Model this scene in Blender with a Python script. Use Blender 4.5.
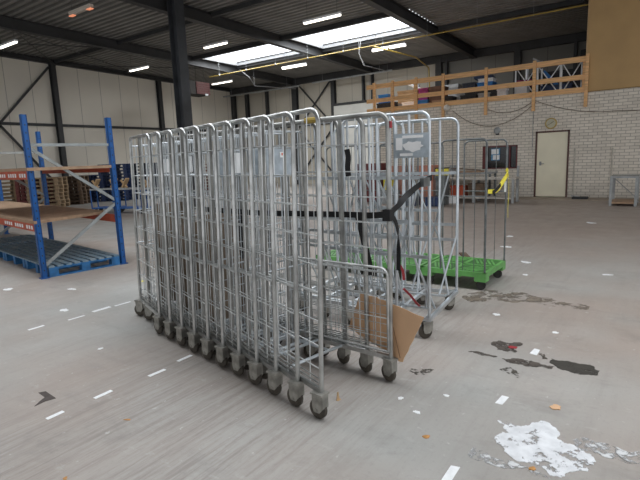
import bpy, bmesh, math, random
from mathutils import Vector, Matrix
random.seed(7)
S = bpy.context.scene
COL = S.collection
for o in list(bpy.data.objects): bpy.data.objects.remove(o)

# ------------------------------------------------------------------ camera
PITCH, ROLL, YAW, CAMH, FPX = .16487, -.0378, .95055, 1.43, 481.0
F = Vector((math.sin(YAW)*math.cos(PITCH), math.cos(YAW)*math.cos(PITCH), -math.sin(PITCH)))
R = Vector((math.cos(YAW), -math.sin(YAW), 0)); U = R.cross(F)
R2 = R*math.cos(ROLL)+U*math.sin(ROLL); U2 = U*math.cos(ROLL)-R*math.sin(ROLL)
cd = bpy.data.cameras.new('camera'); cam = bpy.data.objects.new('camera', cd); COL.objects.link(cam)
M = Matrix((R2, U2, -F)).transposed().to_4x4(); M.translation = (0, 0, CAMH)
cam.matrix_world = M
cd.sensor_fit = 'HORIZONTAL'; cd.sensor_width = 36; cd.lens = 36*FPX/640
cd.clip_start = .05; cd.clip_end = 200
S.camera = cam
# ------------------------------------------------------------------ world, light, exposure
S.view_settings.view_transform = 'Standard'; S.view_settings.look = 'None'
S.view_settings.gamma = 1; S.view_settings.use_curve_mapping = False
S.view_settings.exposure = 0.33
w = bpy.data.worlds.new('world'); S.world = w; w.use_nodes = True
bg = w.node_tree.nodes['Background']; bg.inputs[0].default_value = (.93, .96, 1, 1); bg.inputs[1].default_value = .95
def area(name, loc, sx, sy, e, rot=(0, 0, 0), col=(.94, .97, 1)):
    l = bpy.data.lights.new(name, 'AREA'); l.shape = 'RECTANGLE'; l.size = sx; l.size_y = sy; l.energy = e; l.color = col
    o = bpy.data.objects.new(name, l); COL.objects.link(o); o.location = loc; o.rotation_euler = rot
    return o
# daylight falling through the two skylights in view and the two skylight rows behind the viewer
area('skylight_daylight', (17.3, 10.3, 6.25), 2.1, 4.6, 230)
area('skylight_daylight', (17.3, 15.7, 6.25), 2.1, 4.4, 230)
area('skylight_daylight', (3.2, -2.2, 6.4), 2.4, 9, 300)
area('skylight_daylight', (3.2, 7.6, 6.4), 2.4, 8.5, 250)

# ------------------------------------------------------------------ materials
MATS = {}
def mat(name, col, rough=.6, metal=0., var=.12, scale=6., bump=0., emit=None, es=1., stretch=None, col2=None, bdist=.01, detail=5):
    m = bpy.data.materials.new(name); m.use_nodes = True; nt = m.node_tree; N = nt.nodes; L = nt.links
    b = N['Principled BSDF']; b.inputs['Roughness'].default_value = rough; b.inputs['Metallic'].default_value = metal
    tc = N.new('ShaderNodeTexCoord'); mp = N.new('ShaderNodeMapping'); L.new(tc.outputs['Object'], mp.inputs[0])
    if stretch: mp.inputs['Scale'].default_value = stretch
    nz = N.new('ShaderNodeTexNoise'); nz.inputs['Scale'].default_value = scale; nz.inputs['Detail'].default_value = detail
    L.new(mp.outputs[0], nz.inputs[0])
    mx = N.new('ShaderNodeMix'); mx.data_type = 'RGBA'
    c = Vector(col)
    c2 = Vector(col2) if col2 else c*(1+var)
    c1 = c if col2 else c*(1-var)
    mx.inputs[6].default_value = (*c1, 1); mx.inputs[7].default_value = (*[min(1, v) for v in c2], 1)
    rp = N.new('ShaderNodeMapRange'); rp.inputs[1].default_value = .35; rp.inputs[2].default_value = .65
    L.new(nz.outputs[0], rp.inputs[0]); L.new(rp.outputs[0], mx.inputs[0])
    L.new(mx.outputs[2], b.inputs['Base Color'])
    if bump:
        bp = N.new('ShaderNodeBump'); bp.inputs['Strength'].default_value = bump; bp.inputs['Distance'].default_value = bdist
        L.new(nz.outputs[0], bp.inputs['Height']); L.new(bp.outputs[0], b.inputs['Normal'])
    if emit:
        b.inputs['Emission Color'].default_value = (*emit, 1); b.inputs['Emission Strength'].default_value = es
    MATS[name] = m
    return m
galv = mat('galvanised_steel', (.46, .465, .455), .34, .85, .25, 9)
cast_m = mat('grimy_castor_steel', (.31, .30, .27), .45, .5, .35, 12)
galv_dull = mat('dull_galvanised_steel', (.37, .37, .355), .42, .8, .3, 7)
galv_blue = mat('zinc_plated_steel', (.56, .60, .63), .34, .75, .15, 8)
galv_wire = mat('bright_wire', (.66, .68, .68), .38, .55, .15, 8)
galv_plate = mat('zinc_sheet', (.40, .45, .49), .4, .6, .2, 14)
rod_dark = mat('weathered_dark_steel', (.14, .15, .15), .5, .5, .3, 10)
rubber = mat('black_rubber', (.035, .033, .03), .7, 0, .3, 20)
tyre = mat('worn_wheel', (.06, .05, .038), .7, 0, .3, 20)
beam_m = mat('anthracite_steel', (.042, .042, .043), .6, .1, .15, 2)
column_m = mat('column_paint', (.050, .054, .060), .45, .2, .2, 2)
deck_m = mat('roof_deck_steel', (.22, .213, .20), .55, .1, .12, 1.5)
white_m = mat('white_paint', (.84, .86, .88), .5, 0, .05, 4)
wood_m = mat('pine_board', (.72, .42, .19), .6, 0, .18, 5, stretch=(3, .6, 8))
ply_m = mat('brown_plywood', (.50, .32, .14), .7, 0, .07, 1.2)
chip_m = mat('chipboard', (.36, .235, .15), .75, 0, .15, 12)
shelfwood = mat('grimy_plywood', (.22, .17, .125), .8, 0, .3, 5)
palletwood = mat('pallet_wood', (.30, .21, .125), .8, 0, .3, 5)
palletdark = mat('dark_pallet_wood', (.13, .085, .055), .8, 0, .3, 5)
redwood = mat('dull_red_plastic', (.16, .04, .035), .7, 0, .3, 5)
bluepl = mat('navy_plastic', (.018, .035, .10), .5, 0, .3, 8)
blueblk = mat('blue_black_plastic', (.016, .022, .04), .5, 0, .3, 8)
brace_m = mat('grey_rack_brace', (.30, .32, .32), .5, .3, .15, 8)
rackblue = mat('rack_blue_paint', (.006, .085, .30), .4, .1, .15, 8)
palblue = mat('chipped_blue_paint', (.02, .13, .32), .55, 0, .3, 9)
pal_top = mat('worn_blue_grey_boards', (.07, .16, .25), .6, 0, .3, 6, col2=(.27, .32, .34), stretch=(1, 5, 1))
orange_m = mat('beam_orange_paint', (.50, .085, .035), .5, 0, .12, 6)
green_m = mat('green_plastic', (.12, .34, .09), .45, 0, .18, 7)
green_dk = mat('green_plastic_groove', (.045, .15, .035), .6, 0, .1, 7)
black_m = mat('black_webbing', (.006, .006, .007), .7, 0, .2, 30)
yellow_m = mat('yellow_webbing', (.72, .62, .06), .6, 0, .1, 30)
yellow_pipe = mat('yellow_gas_paint', (.40, .28, .05), .45, 0, .1, 6)
red_m = mat('red_paint', (.36, .03, .04), .5, 0, .12, 6)
darkred = mat('dark_red_paint', (.13, .025, .025), .6, 0, .15, 6)
card_m = mat('cardboard', (.64, .40, .235), .8, 0, .07, 3)
boxcard = mat('tan_cardboard', (.45, .30, .16), .8, 0, .1, 4)
door_m = mat('cream_door_paint', (.82, .76, .58), .5, 0, .04, 2)
frame_m = mat('door_frame_paint', (.10, .045, .035), .6, 0, .1, 4)
glass_m = mat('dark_window', (.012, .013, .015), .15, 0, .2, 2)
paper = mat('paper', (.88, .88, .88), .8, 0, .05, 10)
paper_red = mat('red_print', (.6, .12, .06), .8, 0, .1, 10)
paper_blue = mat('blue_print', (.12, .3, .5), .8, 0, .3, 30)
grey_m = mat('grey_paint', (.33, .34, .34), .55, .1, .15, 6)
pipe_m = mat('beige_pipe', (.55, .51, .44), .5)
conduit_m = mat('conduit', (.20, .20, .20), .5, .2)
blue_box = mat('blue_crate', (.02, .18, .50), .5, 0, .12, 6)
pink_m = mat('magenta_cloth', (.28, .03, .12), .8, 0, .2, 10)
dark_m = mat('black_plastic', (.02, .02, .022), .6, 0, .3, 8)
lampglow = mat('fluorescent_tube', (.9, .9, .9), .5, 0, 0, 5, emit=(1, .93, .80), es=3.5)
lampoff = mat('unlit_fitting', (.50, .44, .38), .5, 0, .05, 5)
lamporange = mat('glowing_tube_end', (.9, .35, .2), .5, 0, .0, 5, emit=(1, .35, .18), es=.5)
skypanel = mat('skylight_panel', (.9, .93, .96), .5, 0, 0, 5, emit=(.90, .95, 1), es=1.6)
heater_m = mat('heater_front', (.06, .018, .016), .8, 0, .3, 9)
clockface = mat('clock_face', (.50, .47, .34), .5, 0, .05, 5)
clockrim = mat('clock_rim', (.50, .36, .10), .4, .2, .05, 5)
tape_m = mat('white_tape', (.82, .83, .84), .6, 0, .06, 30)
tape_dark = mat('dark_floor_mark', (.07, .055, .05), .8, 0, .2, 20)
leafbrown = mat('orange_scrap', (.50, .25, .08), .8, 0, .2, 20)

# wall cladding with vertical joints
def cladding(name, col, axis, period):
    m = mat(name, col, .55, 0, .05, .4)
    nt = m.node_tree; N = nt.nodes; L = nt.links; b = N['Principled BSDF']
    src = b.inputs['Base Color'].links[0].from_socket
    g = N.new('ShaderNodeNewGeometry'); sp = N.new('ShaderNodeSeparateXYZ'); L.new(g.outputs['Position'], sp.inputs[0])
    md = N.new('ShaderNodeMath'); md.operation = 'PINGPONG'; L.new(sp.outputs[axis], md.inputs[0]); md.inputs[1].default_value = period/2
    lt = N.new('ShaderNodeMath'); lt.operation = 'LESS_THAN'; L.new(md.outputs[0], lt.inputs[0]); lt.inputs[1].default_value = .014
    mx = N.new('ShaderNodeMix'); mx.data_type = 'RGBA'; L.new(lt.outputs[0], mx.inputs[0]); L.new(src, mx.inputs[6])
    mx.inputs[7].default_value = (col[0]*.55, col[1]*.55, col[2]*.55, 1); L.new(mx.outputs[2], b.inputs['Base Color'])
    return m
clad_left = cladding('beige_cladding', (.73, .68, .59), 0, 1.1)
clad_back = cladding('grey_beige_cladding', (.50, .46, .385), 1, 1.1)
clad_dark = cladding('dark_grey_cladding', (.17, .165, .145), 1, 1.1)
clad_white = mat('white_infill', (.66, .65, .60), .7, 0, .05, 2)

def brick_mat():
    m = mat('pale_brick', (.5, .5, .5), .85, 0, .05, 3)
    nt = m.node_tree; N = nt.nodes; L = nt.links; b = N['Principled BSDF']
    g = N.new('ShaderNodeNewGeometry'); sp = N.new('ShaderNodeSeparateXYZ'); L.new(g.outputs['Position'], sp.inputs[0])
    cb = N.new('ShaderNodeCombineXYZ'); L.new(sp.outputs[1], cb.inputs[0]); L.new(sp.outputs[2], cb.inputs[1])
    br = N.new('ShaderNodeTexBrick'); L.new(cb.outputs[0], br.inputs[0])
    br.inputs['Scale'].default_value = 1; br.inputs['Brick Width'].default_value = .235; br.inputs['Row Height'].default_value = .088
    br.inputs['Mortar Size'].default_value = .008; br.inputs['Mortar Smooth'].default_value = .3; br.inputs['Bias'].default_value = 0
    br.inputs['Color1'].default_value = (.80, .735, .64, 1); br.inputs['Color2'].default_value = (.68, .62, .535, 1); br.inputs['Mortar'].default_value = (.38, .34, .29, 1)
    nz = N.new('ShaderNodeTexNoise'); nz.inputs['Scale'].default_value = 1.2; L.new(g.outputs['Position'], nz.inputs[0])
    mr = N.new('ShaderNodeMapRange'); L.new(nz.outputs[0], mr.inputs[0]); mr.inputs[3].default_value = .85; mr.inputs[4].default_value = 1.12
    # brick colour gets darker towards the foot of the wall
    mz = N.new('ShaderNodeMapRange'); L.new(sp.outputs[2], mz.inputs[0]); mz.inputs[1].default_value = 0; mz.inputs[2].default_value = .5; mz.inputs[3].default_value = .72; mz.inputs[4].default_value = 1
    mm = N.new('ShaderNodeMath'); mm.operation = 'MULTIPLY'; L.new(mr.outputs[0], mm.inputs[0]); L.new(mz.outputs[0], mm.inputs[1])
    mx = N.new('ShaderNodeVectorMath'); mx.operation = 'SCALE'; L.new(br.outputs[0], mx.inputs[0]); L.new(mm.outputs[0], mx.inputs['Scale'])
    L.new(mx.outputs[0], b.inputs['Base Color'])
    bp = N.new('ShaderNodeBump'); bp.inputs['Strength'].default_value = .5; bp.inputs['Distance'].default_value = .01; bp.invert = True
    L.new(br.outputs['Fac'], bp.inputs['Height']); L.new(bp.outputs[0], b.inputs['Normal'])
    return m
brick_m = brick_mat()

def floor_mat():
    m = bpy.data.materials.new('concrete_floor'); m.use_nodes = True; nt = m.node_tree; N = nt.nodes; L = nt.links
    b = N['Principled BSDF']
    g = N.new('ShaderNodeNewGeometry')
    def noise(scale, sc=(1, 1, 1), rot=0, det=6, rough=.6, dist=0):
        mp = N.new('ShaderNodeMapping'); L.new(g.outputs['Position'], mp.inputs[0]); mp.inputs['Scale'].default_value = sc; mp.inputs['Rotation'].default_value = (0, 0, rot)
        nz = N.new('ShaderNodeTexNoise'); nz.inputs['Scale'].default_value = scale; nz.inputs['Detail'].default_value = det; nz.inputs['Roughness'].default_value = rough
        nz.inputs['Distortion'].default_value = dist
        L.new(mp.outputs[0], nz.inputs[0]); return nz.outputs[0]
    def rng(s, a, c, lo=0., hi=1.):
        r = N.new('ShaderNodeMapRange'); L.new(s, r.inputs[0]); r.inputs[1].default_value = a; r.inputs[2].default_value = c; r.inputs[3].default_value = lo; r.inputs[4].default_value = hi; return r.outputs[0]
    def mixc(f, a, c):
        x = N.new('ShaderNodeMix'); x.data_type = 'RGBA'
        if isinstance(f, float): x.inputs[0].default_value = f
        else: L.new(f, x.inputs[0])
        for i, v in ((6, a), (7, c)):
            if isinstance(v, tuple): x.inputs[i].default_value = (*v, 1)
            else: L.new(v, x.inputs[i])
        return x.outputs[2]
    def mul(a, c):
        x = N.new('ShaderNodeMath'); x.operation = 'MULTIPLY'
        L.new(a, x.inputs[0])
        if isinstance(c, float): x.inputs[1].default_value = c
        else: L.new(c, x.inputs[1])
        return x.outputs[0]
    sp = N.new('ShaderNodeSeparateXYZ'); L.new(g.outputs['Position'], sp.inputs[0])
    c = mixc(rng(noise(.55), .35, .65), (.335, .332, .315), (.41, .405, .385))
    # worn brownish sealed zone on the left, running along the hall
    zone = rng(noise(.35, det=3), .38, .60)
    c = mixc(mul(zone, .8), c, (.345, .28, .24))
    # directional wear streaks along X (broom and wheel marks)
    st = noise(2.2, (.30, 3.4, 1), -.10, 8, .75)
    nearzone = mul(rng(sp.outputs[1], 3.6, 2.6), rng(sp.outputs[1], .9, 1.7))
    c = mixc(mul(rng(st, .50, .64), .16), c, (.22, .185, .165))
    fine = noise(4.5, (.35, 5.0, 1), -.12, 9, .78)
    c = mixc(mul(mul(rng(fine, .46, .60), nearzone), .62), c, (.215, .18, .16))
    patch = noise(.8, (1, 1, 1), 0, 4)
    c = mixc(mul(mul(rng(noise(3.5, (.5, 4.5, 1), -.10, 9, .8), .5, .6), rng(patch, .5, .6)), .2), c, (.20, .17, .15))
    st2 = noise(6, (.22, 3.5, 1), -.12, 8, .8)
    c = mixc(mul(mul(rng(st2, .55, .70), nearzone), .35), c, (.52, .50, .48))
    c = mixc(mul(rng(noise(2.0, (1.6, .6, 1), .3, 9, .75), .54, .68), .40), c, (.23, .215, .20))
    c = mixc(mul(rng(noise(7, (1.3, .7, 1), .5, 6, .7), .60, .72), .45), c, (.50, .49, .47))
    bl = noise(1.3, det=8, rough=.7, dist=.4)
    c = mixc(mul(rng(bl, .58, .70), .45), c, (.19, .175, .16))
    c = mixc(mul(rng(noise(38, det=3), .55, .72), .25), c, (.22, .21, .20))
    c = mixc(mul(rng(noise(16, det=4), .66, .72), .5), c, (.60, .59, .57))
    # brown-red cast of the far floor in front of the brick room
    far = mul(rng(sp.outputs[0], 5.5, 9.5), rng(sp.outputs[1], 14., 8.))
    c = mixc(mul(far, .75), c, (.34, .275, .235))
    L.new(c, b.inputs['Base Color'])
    L.new(rng(noise(3, det=5), .3, .7, .42, .68), b.inputs['Roughness'])
    bp = N.new('ShaderNodeBump'); bp.inputs['Strength'].default_value = .25; bp.inputs['Distance'].default_value = .004
    L.new(noise(14, det=8), bp.inputs['Height']); L.new(bp.outputs[0], b.inputs['Normal'])
    return m
floor_m = floor_mat()

def patch_mat(name, col, lo, hi, scale, rough=.6, bump=.4):
    """ragged stain: alpha edge broken up by noise"""
    m = mat(name, col, rough, 0, .12, 14, bump=bump)
    nt = m.node_tree; N = nt.nodes; L = nt.links; b = N['Principled BSDF']
    tc = N.new('ShaderNodeTexCoord'); nz = N.new('ShaderNodeTexNoise'); nz.inputs['Scale'].default_value = scale; nz.inputs['Detail'].default_value = 8; nz.inputs['Roughness'].default_value = .7
    L.new(tc.outputs['Object'], nz.inputs[0])
    r = N.new('ShaderNodeMapRange'); L.new(nz.outputs[0], r.inputs[0]); r.inputs[1].default_value = lo; r.inputs[2].default_value = hi
    L.new(r.outputs[0], b.inputs['Alpha'])
    return m
paint_white = patch_mat('spilt_white_paint', (.72, .73, .75), .42, .46, 9)
paint_thin = patch_mat('thin_scraped_paint', (.58, .585, .59), .46, .56, 16)
tar = patch_mat('black_tar', (.05, .045, .038), .36, .44, 14)
tar2 = patch_mat('brown_black_tar', (.085, .07, .06), .40, .52, 14)
tar3 = patch_mat('speckled_tar', (.07, .06, .05), .5, .55, 22)
damp = patch_mat('brown_dirt', (.20, .165, .13), .46, .56, 6)

# ------------------------------------------------------------------ mesh builder
class MB:
    def __init__(s): s.v = []; s.f = []; s.mi = []; s.m = 0
    def quadstrip(s, rings, close=True, caps=True):
        b = len(s.v); n = len(rings[0])
        for r in rings: s.v += [tuple(p) for p in r]
        for i in range(len(rings)-1):
            for j in range(n if close else n-1):
                k = (j+1) % n
                s.add((b+i*n+j, b+i*n+k, b+(i+1)*n+k, b+(i+1)*n+j))
        if caps:
            s.add(tuple(b+j for j in reversed(range(n)))); e = b+(len(rings)-1)*n
            s.add(tuple(e+j for j in range(n)))
    def add(s, f): s.f.append(f); s.mi.append(s.m)
    def box(s, lo, hi, T=None):
        x0, y0, z0 = lo; x1, y1, z1 = hi
        b = len(s.v)
        P = [(x0, y0, z0), (x1, y0, z0), (x1, y1, z0), (x0, y1, z0), (x0, y0, z1), (x1, y0, z1), (x1, y1, z1), (x0, y1, z1)]
        if T: P = [tuple(T @ Vector(p)) for p in P]
        s.v += P
        for f in ((0, 3, 2, 1), (4, 5, 6, 7), (0, 1, 5, 4), (1, 2, 6, 5), (2, 3, 7, 6), (3, 0, 4, 7)): s.add(tuple(b+i for i in f))
    def cbox(s, c, d, T=None): s.box([c[i]-d[i]/2 for i in range(3)], [c[i]+d[i]/2 for i in range(3)], T)
    def bar(s, a, b, w, h, up=(0, 0, 1)):
        a = Vector(a); b = Vector(b); t = (b-a).normalized(); u = Vector(up)
        sd = t.cross(u)
        if sd.length < 1e-4: sd = t.cross(Vector((1, 0, 0)))
        sd.normalize(); u = sd.cross(t)
        rg = [[p+sd*(sx*w/2)+u*(sy*h/2) for sx, sy in ((-1, -1), (1, -1), (1, 1), (-1, 1))] for p in (a, b)]
        s.quadstrip(rg)
    def tube(s, pts, r, n=8, caps=True):
        pts = [Vector(p) for p in pts]; rings = []; prev = None
        for i, p in enumerate(pts):
            t = ((pts[i]-pts[i-1]).normalized() if i else Vector()) + ((pts[i+1]-pts[i]).normalized() if i < len(pts)-1 else Vector())
            t.normalize()
            if prev is None:
                a = Vector((0, 0, 1)) if abs(t.z) < .9 else Vector((1, 0, 0)); u = t.cross(a).normalized()
            else:
                u = (prev-t*prev.dot(t)).normalized()
            prev = u; v = t.cross(u)
            rr = r[i] if isinstance(r, (list, tuple)) else r
            rings.append([p+(u*math.cos(2*math.pi*k/n)+v*math.sin(2*math.pi*k/n))*rr for k in range(n)])
        s.quadstrip(rings, caps=caps)
    def cyl(s, c, ax, r, h, n=16):
        c = Vector(c); a = Vector(ax).normalized()
        s.tube([c-a*h/2, c+a*h/2], r, n)
    def lathe(s, c, ax, prof, n=20):
        c = Vector(c); a = Vector(ax).normalized(); u = a.cross(Vector((0, 0, 1)) if abs(a.z) < .9 else Vector((1, 0, 0))).normalized(); v = a.cross(u)
        s.quadstrip([[c+a*h+(u*math.cos(2*math.pi*k/n)+v*math.sin(2*math.pi*k/n))*max(r, 1e-4) for k in range(n)] for r, h in prof])
    def prism(s, poly, z0, z1):
        s.quadstrip([[(x, y, z0) for x, y in poly], [(x, y, z1) for x, y in poly]])
    def strip(s, pts, w, th, wd):
        """flat webbing along pts with width direction wd (vector or list)"""
        pts = [Vector(p) for p in pts]; rg = []
        for i, p in enumerate(pts):
            t = (pts[min(i+1, len(pts)-1)]-pts[max(i-1, 0)]).normalized()
            d = Vector(wd[i] if isinstance(wd, list) else wd); d = (d-t*d.dot(t)).normalized(); n = t.cross(d)
            rg.append([p+d*(a*w/2)+n*(b*th/2) for a, b in ((-1, -1), (1, -1), (1, 1), (-1, 1))])
        s.quadstrip(rg)
    def build(s, name, mats, parent=None, loc=None, rot=None, smooth=True):
        if not isinstance(mats, (list, tuple)): mats = [mats]
        me = bpy.data.meshes.new(name); me.from_pydata(s.v, [], s.f)
        for m in mats: me.materials.append(m)
        for p, i in zip(me.polygons, s.mi): p.material_index = i
        bm = bmesh.new(); bm.from_mesh(me); bmesh.ops.recalc_face_normals(bm, faces=bm.faces); bm.to_mesh(me); bm.free()
        if smooth:
            for p in me.polygons: p.use_smooth = True
            me.set_sharp_from_angle(angle=math.radians(40))
        o = bpy.data.objects.new(name, me); COL.objects.link(o)
        if parent: o.parent = parent
        if loc: o.location = loc
        if rot: o.rotation_euler = rot
        return o
def tag(o, label, cat, group=None, kind=None):
    if label: o['label'] = label
    if cat: o['category'] = cat
    if group: o['group'] = group
    if kind: o['kind'] = kind
    return o
def thing(name, label, cat, loc=(0, 0, 0), rz=0, group=None):
    o = bpy.data.objects.new(name, None); COL.objects.link(o); o.location = loc; o.rotation_euler = (0, 0, rz); o.empty_display_size = .1
    return tag(o, label, cat, group)
def struct(o, label=None):
    o['kind'] = 'structure'
    if label: o['label'] = label
    return o
KIDS = {}
def dup(o, loc=None, rz=None, label=None, group=None, parent=None):
    c = o.copy(); COL.objects.link(c)
    if parent: c.parent = parent
    for ch in [x for x in bpy.data.objects if x.parent == o]: dup(ch, parent=c)
    if loc is not None: c.location = loc
    if rz is not None: c.rotation_euler = (0, 0, rz)
    if label: c['label'] = label
    if group: c['group'] = group
    return c
def arc(c, a, b, r, n=5):
    """quarter turn from c-a*r to c+... : corner point c, incoming direction a, outgoing direction b"""
    c = Vector(c); a = Vector(a).normalized(); b = Vector(b).normalized(); o = c-a*r+b*r
    return [o-b*r*math.cos(t*math.pi/2/n)+a*r*math.sin(t*math.pi/2/n) for t in range(n+1)]

# ------------------------------------------------------------------ room shell
YL, XB, XR = 23.5, 23.6, 16.5          # left gable wall, rear wall, front of the brick room
def zd(x): return 6.70-.02*x            # underside of the roof deck
SKY = (16.0, 18.6)                    # skylight strip
FR = [-8.5, -3.15, 2.2, 7.55, 12.9, 18.25, 23.5]
m = MB(); m.box((-12, -12, -.2), (XB+.2, YL+.2, 0)); struct(m.build('floor', floor_m, smooth=False), 'grey worn concrete floor')
# corrugated roof deck
def deck(x0, x1, y0, y1, mb):
    p = .26; n = max(1, round((x1-x0)/p)); p = (x1-x0)/n; prof = []
    for i in range(n):
        x = x0+i*p
        prof += [(x, 0), (x+p*.42, 0), (x+p*.55, .085), (x+p*.87, .085)]
    prof.append((x1, 0))
    b = len(mb.v)
    for y in (y0, y1):
        for x, z in prof: mb.v.append((x, y, zd(x)+z))
    k = len(prof)
    for i in range(k-1): mb.add((b+i, b+i+1, b+k+i+1, b+k+i))
m = MB()
deck(-12, 2.0, -12, YL, m); deck(4.4, SKY[0], -12, YL, m); deck(SKY[1], XB, -12, YL, m)
deck(SKY[0], SKY[1], -12, 7.45, m); deck(SKY[0], SKY[1], 18.3, YL, m)
deck(2.0, 4.4, 12.3, YL, m); deck(2.0, 4.4, -12, -7, m)
struct(m.build('ceiling', deck_m, smooth=False), 'dark corrugated steel roof deck')
# skylights: white upstand, dark glazing bars, translucent pane
def skylight(n, x0, x1, y0, y1, lab):
    m = MB(); h = .13; t = .05
    zz = zd((x0+x1)/2)
    m.box((x0-t, y0, zz-.04), (x0, y1, zz+h)); m.box((x1, y0, zz-.04), (x1+t, y1, zz+h))
    m.box((x0-t, y0-t, zz-.04), (x1+t, y0, zz+h)); m.box((x0-t, y1, zz-.04), (x1+t, y1+t, zz+h))
    fr = struct(m.build('window_%d' % n, white_m, smooth=False), lab)
    m = MB(); m.box((x0, y0, zz+h), (x1, y1, zz+h+.02)); m.build('pane', skypanel, fr, smooth=False)
    m = MB(); k = round((y1-y0)/1.0)
    for i in range(1, k):
        y = y0+(y1-y0)*i/k
        m.box((x0, y-.012, zz+h-.03), (x0+.75, y+.012, zz+h-.002))
    for x in (x0+.02, x1-.02): m.box((x-.025, y0, zz+h-.03), (x+.025, y1, zz+h-.002))
    m.build('glazing_bar', beam_m, fr, smooth=False)
skylight(1, SKY[0], SKY[1], 7.75, 12.7, 'nearer long white skylight in the roof')
skylight(2, SKY[0], SKY[1], 13.1, 18.0, 'farther white skylight in the roof')
skylight(3, 2.0, 4.4, -6.9, 2.0, 'skylight over the place of the viewer')
skylight(4, 2.0, 4.4, 2.4, 12.2, 'skylight over the roll cages')
# roof beams
def ibeam(mb, y, x0, x1, zt, h=.36, wd=.24, sag=0):
    for (a, b, wy) in ((0, .02, wd), (h-.02, h, wd), (0, h, .02)):
        pts = []
        for x in (x0, x1):
            zz = zd(x)-zt
            pts.append([(x, y-wy/2, zz-b), (x, y+wy/2, zz-b), (x, y+wy/2, zz-a), (x, y-wy/2, zz-a)])
        mb.quadstrip(pts)
for i, y in enumerate(FR[:-1]):
    m = MB(); ibeam(m, y, -12, XB, .01, h=.38)
    t = struct(m.build('trim_%d' % (i+1), beam_m, smooth=False), 'dark steel roof beam')
k = 7
m = MB(); ibeam(m, YL-.13, -12, XB, .01, h=.20, wd=.22); struct(m.build('trim_7', beam_m, smooth=False), 'dark steel eave beam on the left wall')
def yrail(n, x, y0, y1, z, wd, h, lab):
    m = MB(); m.box((x-wd/2, y0, z-h), (x+wd/2, y1, z)); struct(m.build('trim_%d' % n, beam_m, smooth=False), lab)
yrail(8, 12.1, 13.05, 23.3, zd(12.1)-.02, .12, .14, 'dark tie beam along the roof over the left bay')
yrail(9, 18.75, -8, 7.4, zd(18.45)-.02, .14, .16, 'dark tie beam along the roof over the gallery')
yrail(10, 15.86, 7.6, 18.2, zd(15.7)-.02, .14, .16, 'dark edge beam on the near side of the skylights')
yrail(11, 18.74, 7.6, 18.2, zd(18.4)-.02, .12, .12, 'dark edge beam on the far side of the skylights')
yrail(12, XB-.12, -12, YL, zd(XB)-.02, .2, .34, 'dark eave beam on the rear wall')
yrail(13, 12.1, 7.7, 12.75, zd(12.1)-.02, .12, .14, 'dark tie beam along the roof over the centre bay')
# walls
m = MB(); m.box((-12, YL, 0), (XB+.2, YL+.15, 7)); struct(m.build('wall_left', clad_left, smooth=False), 'beige clad gable wall')
m = MB(); m.box((XB, 9.2, 0), (XB+.15, YL, 7)); struct(m.build('wall_back', clad_back, smooth=False), 'grey beige clad rear wall')
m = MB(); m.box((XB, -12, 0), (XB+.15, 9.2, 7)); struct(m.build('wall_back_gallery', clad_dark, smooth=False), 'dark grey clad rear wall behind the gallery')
m = MB(); m.box((XB-.3, 9.3, 0), (XB-.02, 15.35, 4.4)); struct(m.build('wall_infill', clad_white, smooth=False), 'white block infill low on the rear wall')
# brick room with door and window openings
DY0, DY1, DZ = 2.37, 3.33, 2.05
WY0, WY1, WZ0, WZ1 = 3.86, 4.97, .92, 1.67
BT = 3.10
m = MB(); t = .22
def bw(y0, y1, z0, z1): m.box((XR, y0, z0), (XR+t, y1, z1))
bw(-12, DY0, 0, BT); bw(DY0, DY1, DZ, BT); bw(DY1, WY0, 0, BT); bw(WY0, WY1, 0, WZ0); bw(WY0, WY1, WZ1, BT); bw(WY1, 9.12, 0, BT)
m.box((XR+t, 8.9, 0), (XB-.3, 9.12, BT))
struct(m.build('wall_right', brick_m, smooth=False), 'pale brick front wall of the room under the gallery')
m = MB(); m.box((XR+.02, -12, BT), (XB-.02, 9.12, BT+.06)); struct(m.build('floor_gallery', chip_m, smooth=False), 'board floor of the storage gallery')
m = MB(); m.box((XR, -12, BT+.0), (XR+.12, 2.03, 6.35)); 
struct(m.build('wall_upper', ply_m, smooth=False), 'brown board wall above the bricks')
m = MB()
for yy in (-1.2, .62, -3.4, -5.8): m.box((XR-.006, yy-.006, BT+.02), (XR+.002, yy+.006, 6.3))
m.box((XR-.01, -12, BT-.005), (XR+.005, 2.03, BT+.02))
struct(m.build('trim_14', mat('board_joint', (.25, .15, .055), .8), smooth=False), 'thin joints of the brown board wall')
m = MB(); m.box((XR-.01, 2.015, BT+.02), (XR+.02, 2.05, 6.3)); struct(m.build('trim_15', boxcard, smooth=False), 'pale corner edge of the brown board wall')
# kerb strip at the foot of the brick wall
m = MB(); m.box((15.6, -12, 0), (XR, DY0-.1, .015)); m.box((15.6, DY0-.1, 0), (XR, 9.1, .015))
struct(m.build('baseboard_right', mat('kerb_concrete', (.36, .30, .24), .8, 0, .15, 3), smooth=False), 'dirty strip of floor along the brick wall')
# door
m = MB()
m.box((XR-.02, DY0-.0, 0), (XR+.1, DY0+.05, DZ)); m.box((XR-.02, DY1-.05, 0), (XR+.1, DY1, DZ)); m.box((XR-.02, DY0, DZ-.05), (XR+.1, DY1, DZ))
dr = struct(m.build('door_1', frame_m, smooth=False), 'cream steel door in the brick wall')
m = MB(); m.box((XR+.01, DY0+.05, .03), (XR+.06, DY1-.05, DZ-.05)); m.build('door_leaf', door_m, dr, smooth=False)
m = MB(); m.box((XR-.005, DY1-.19, 1.0), (XR+.01, DY1-.13, 1.12)); m.tube([(XR-.005, DY1-.16, 1.06), (XR-.05, DY1-.16, 1.06), (XR-.05, DY1-.28, 1.06)], .009, 6); m.build('door_handle', grey_m, dr)
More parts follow.
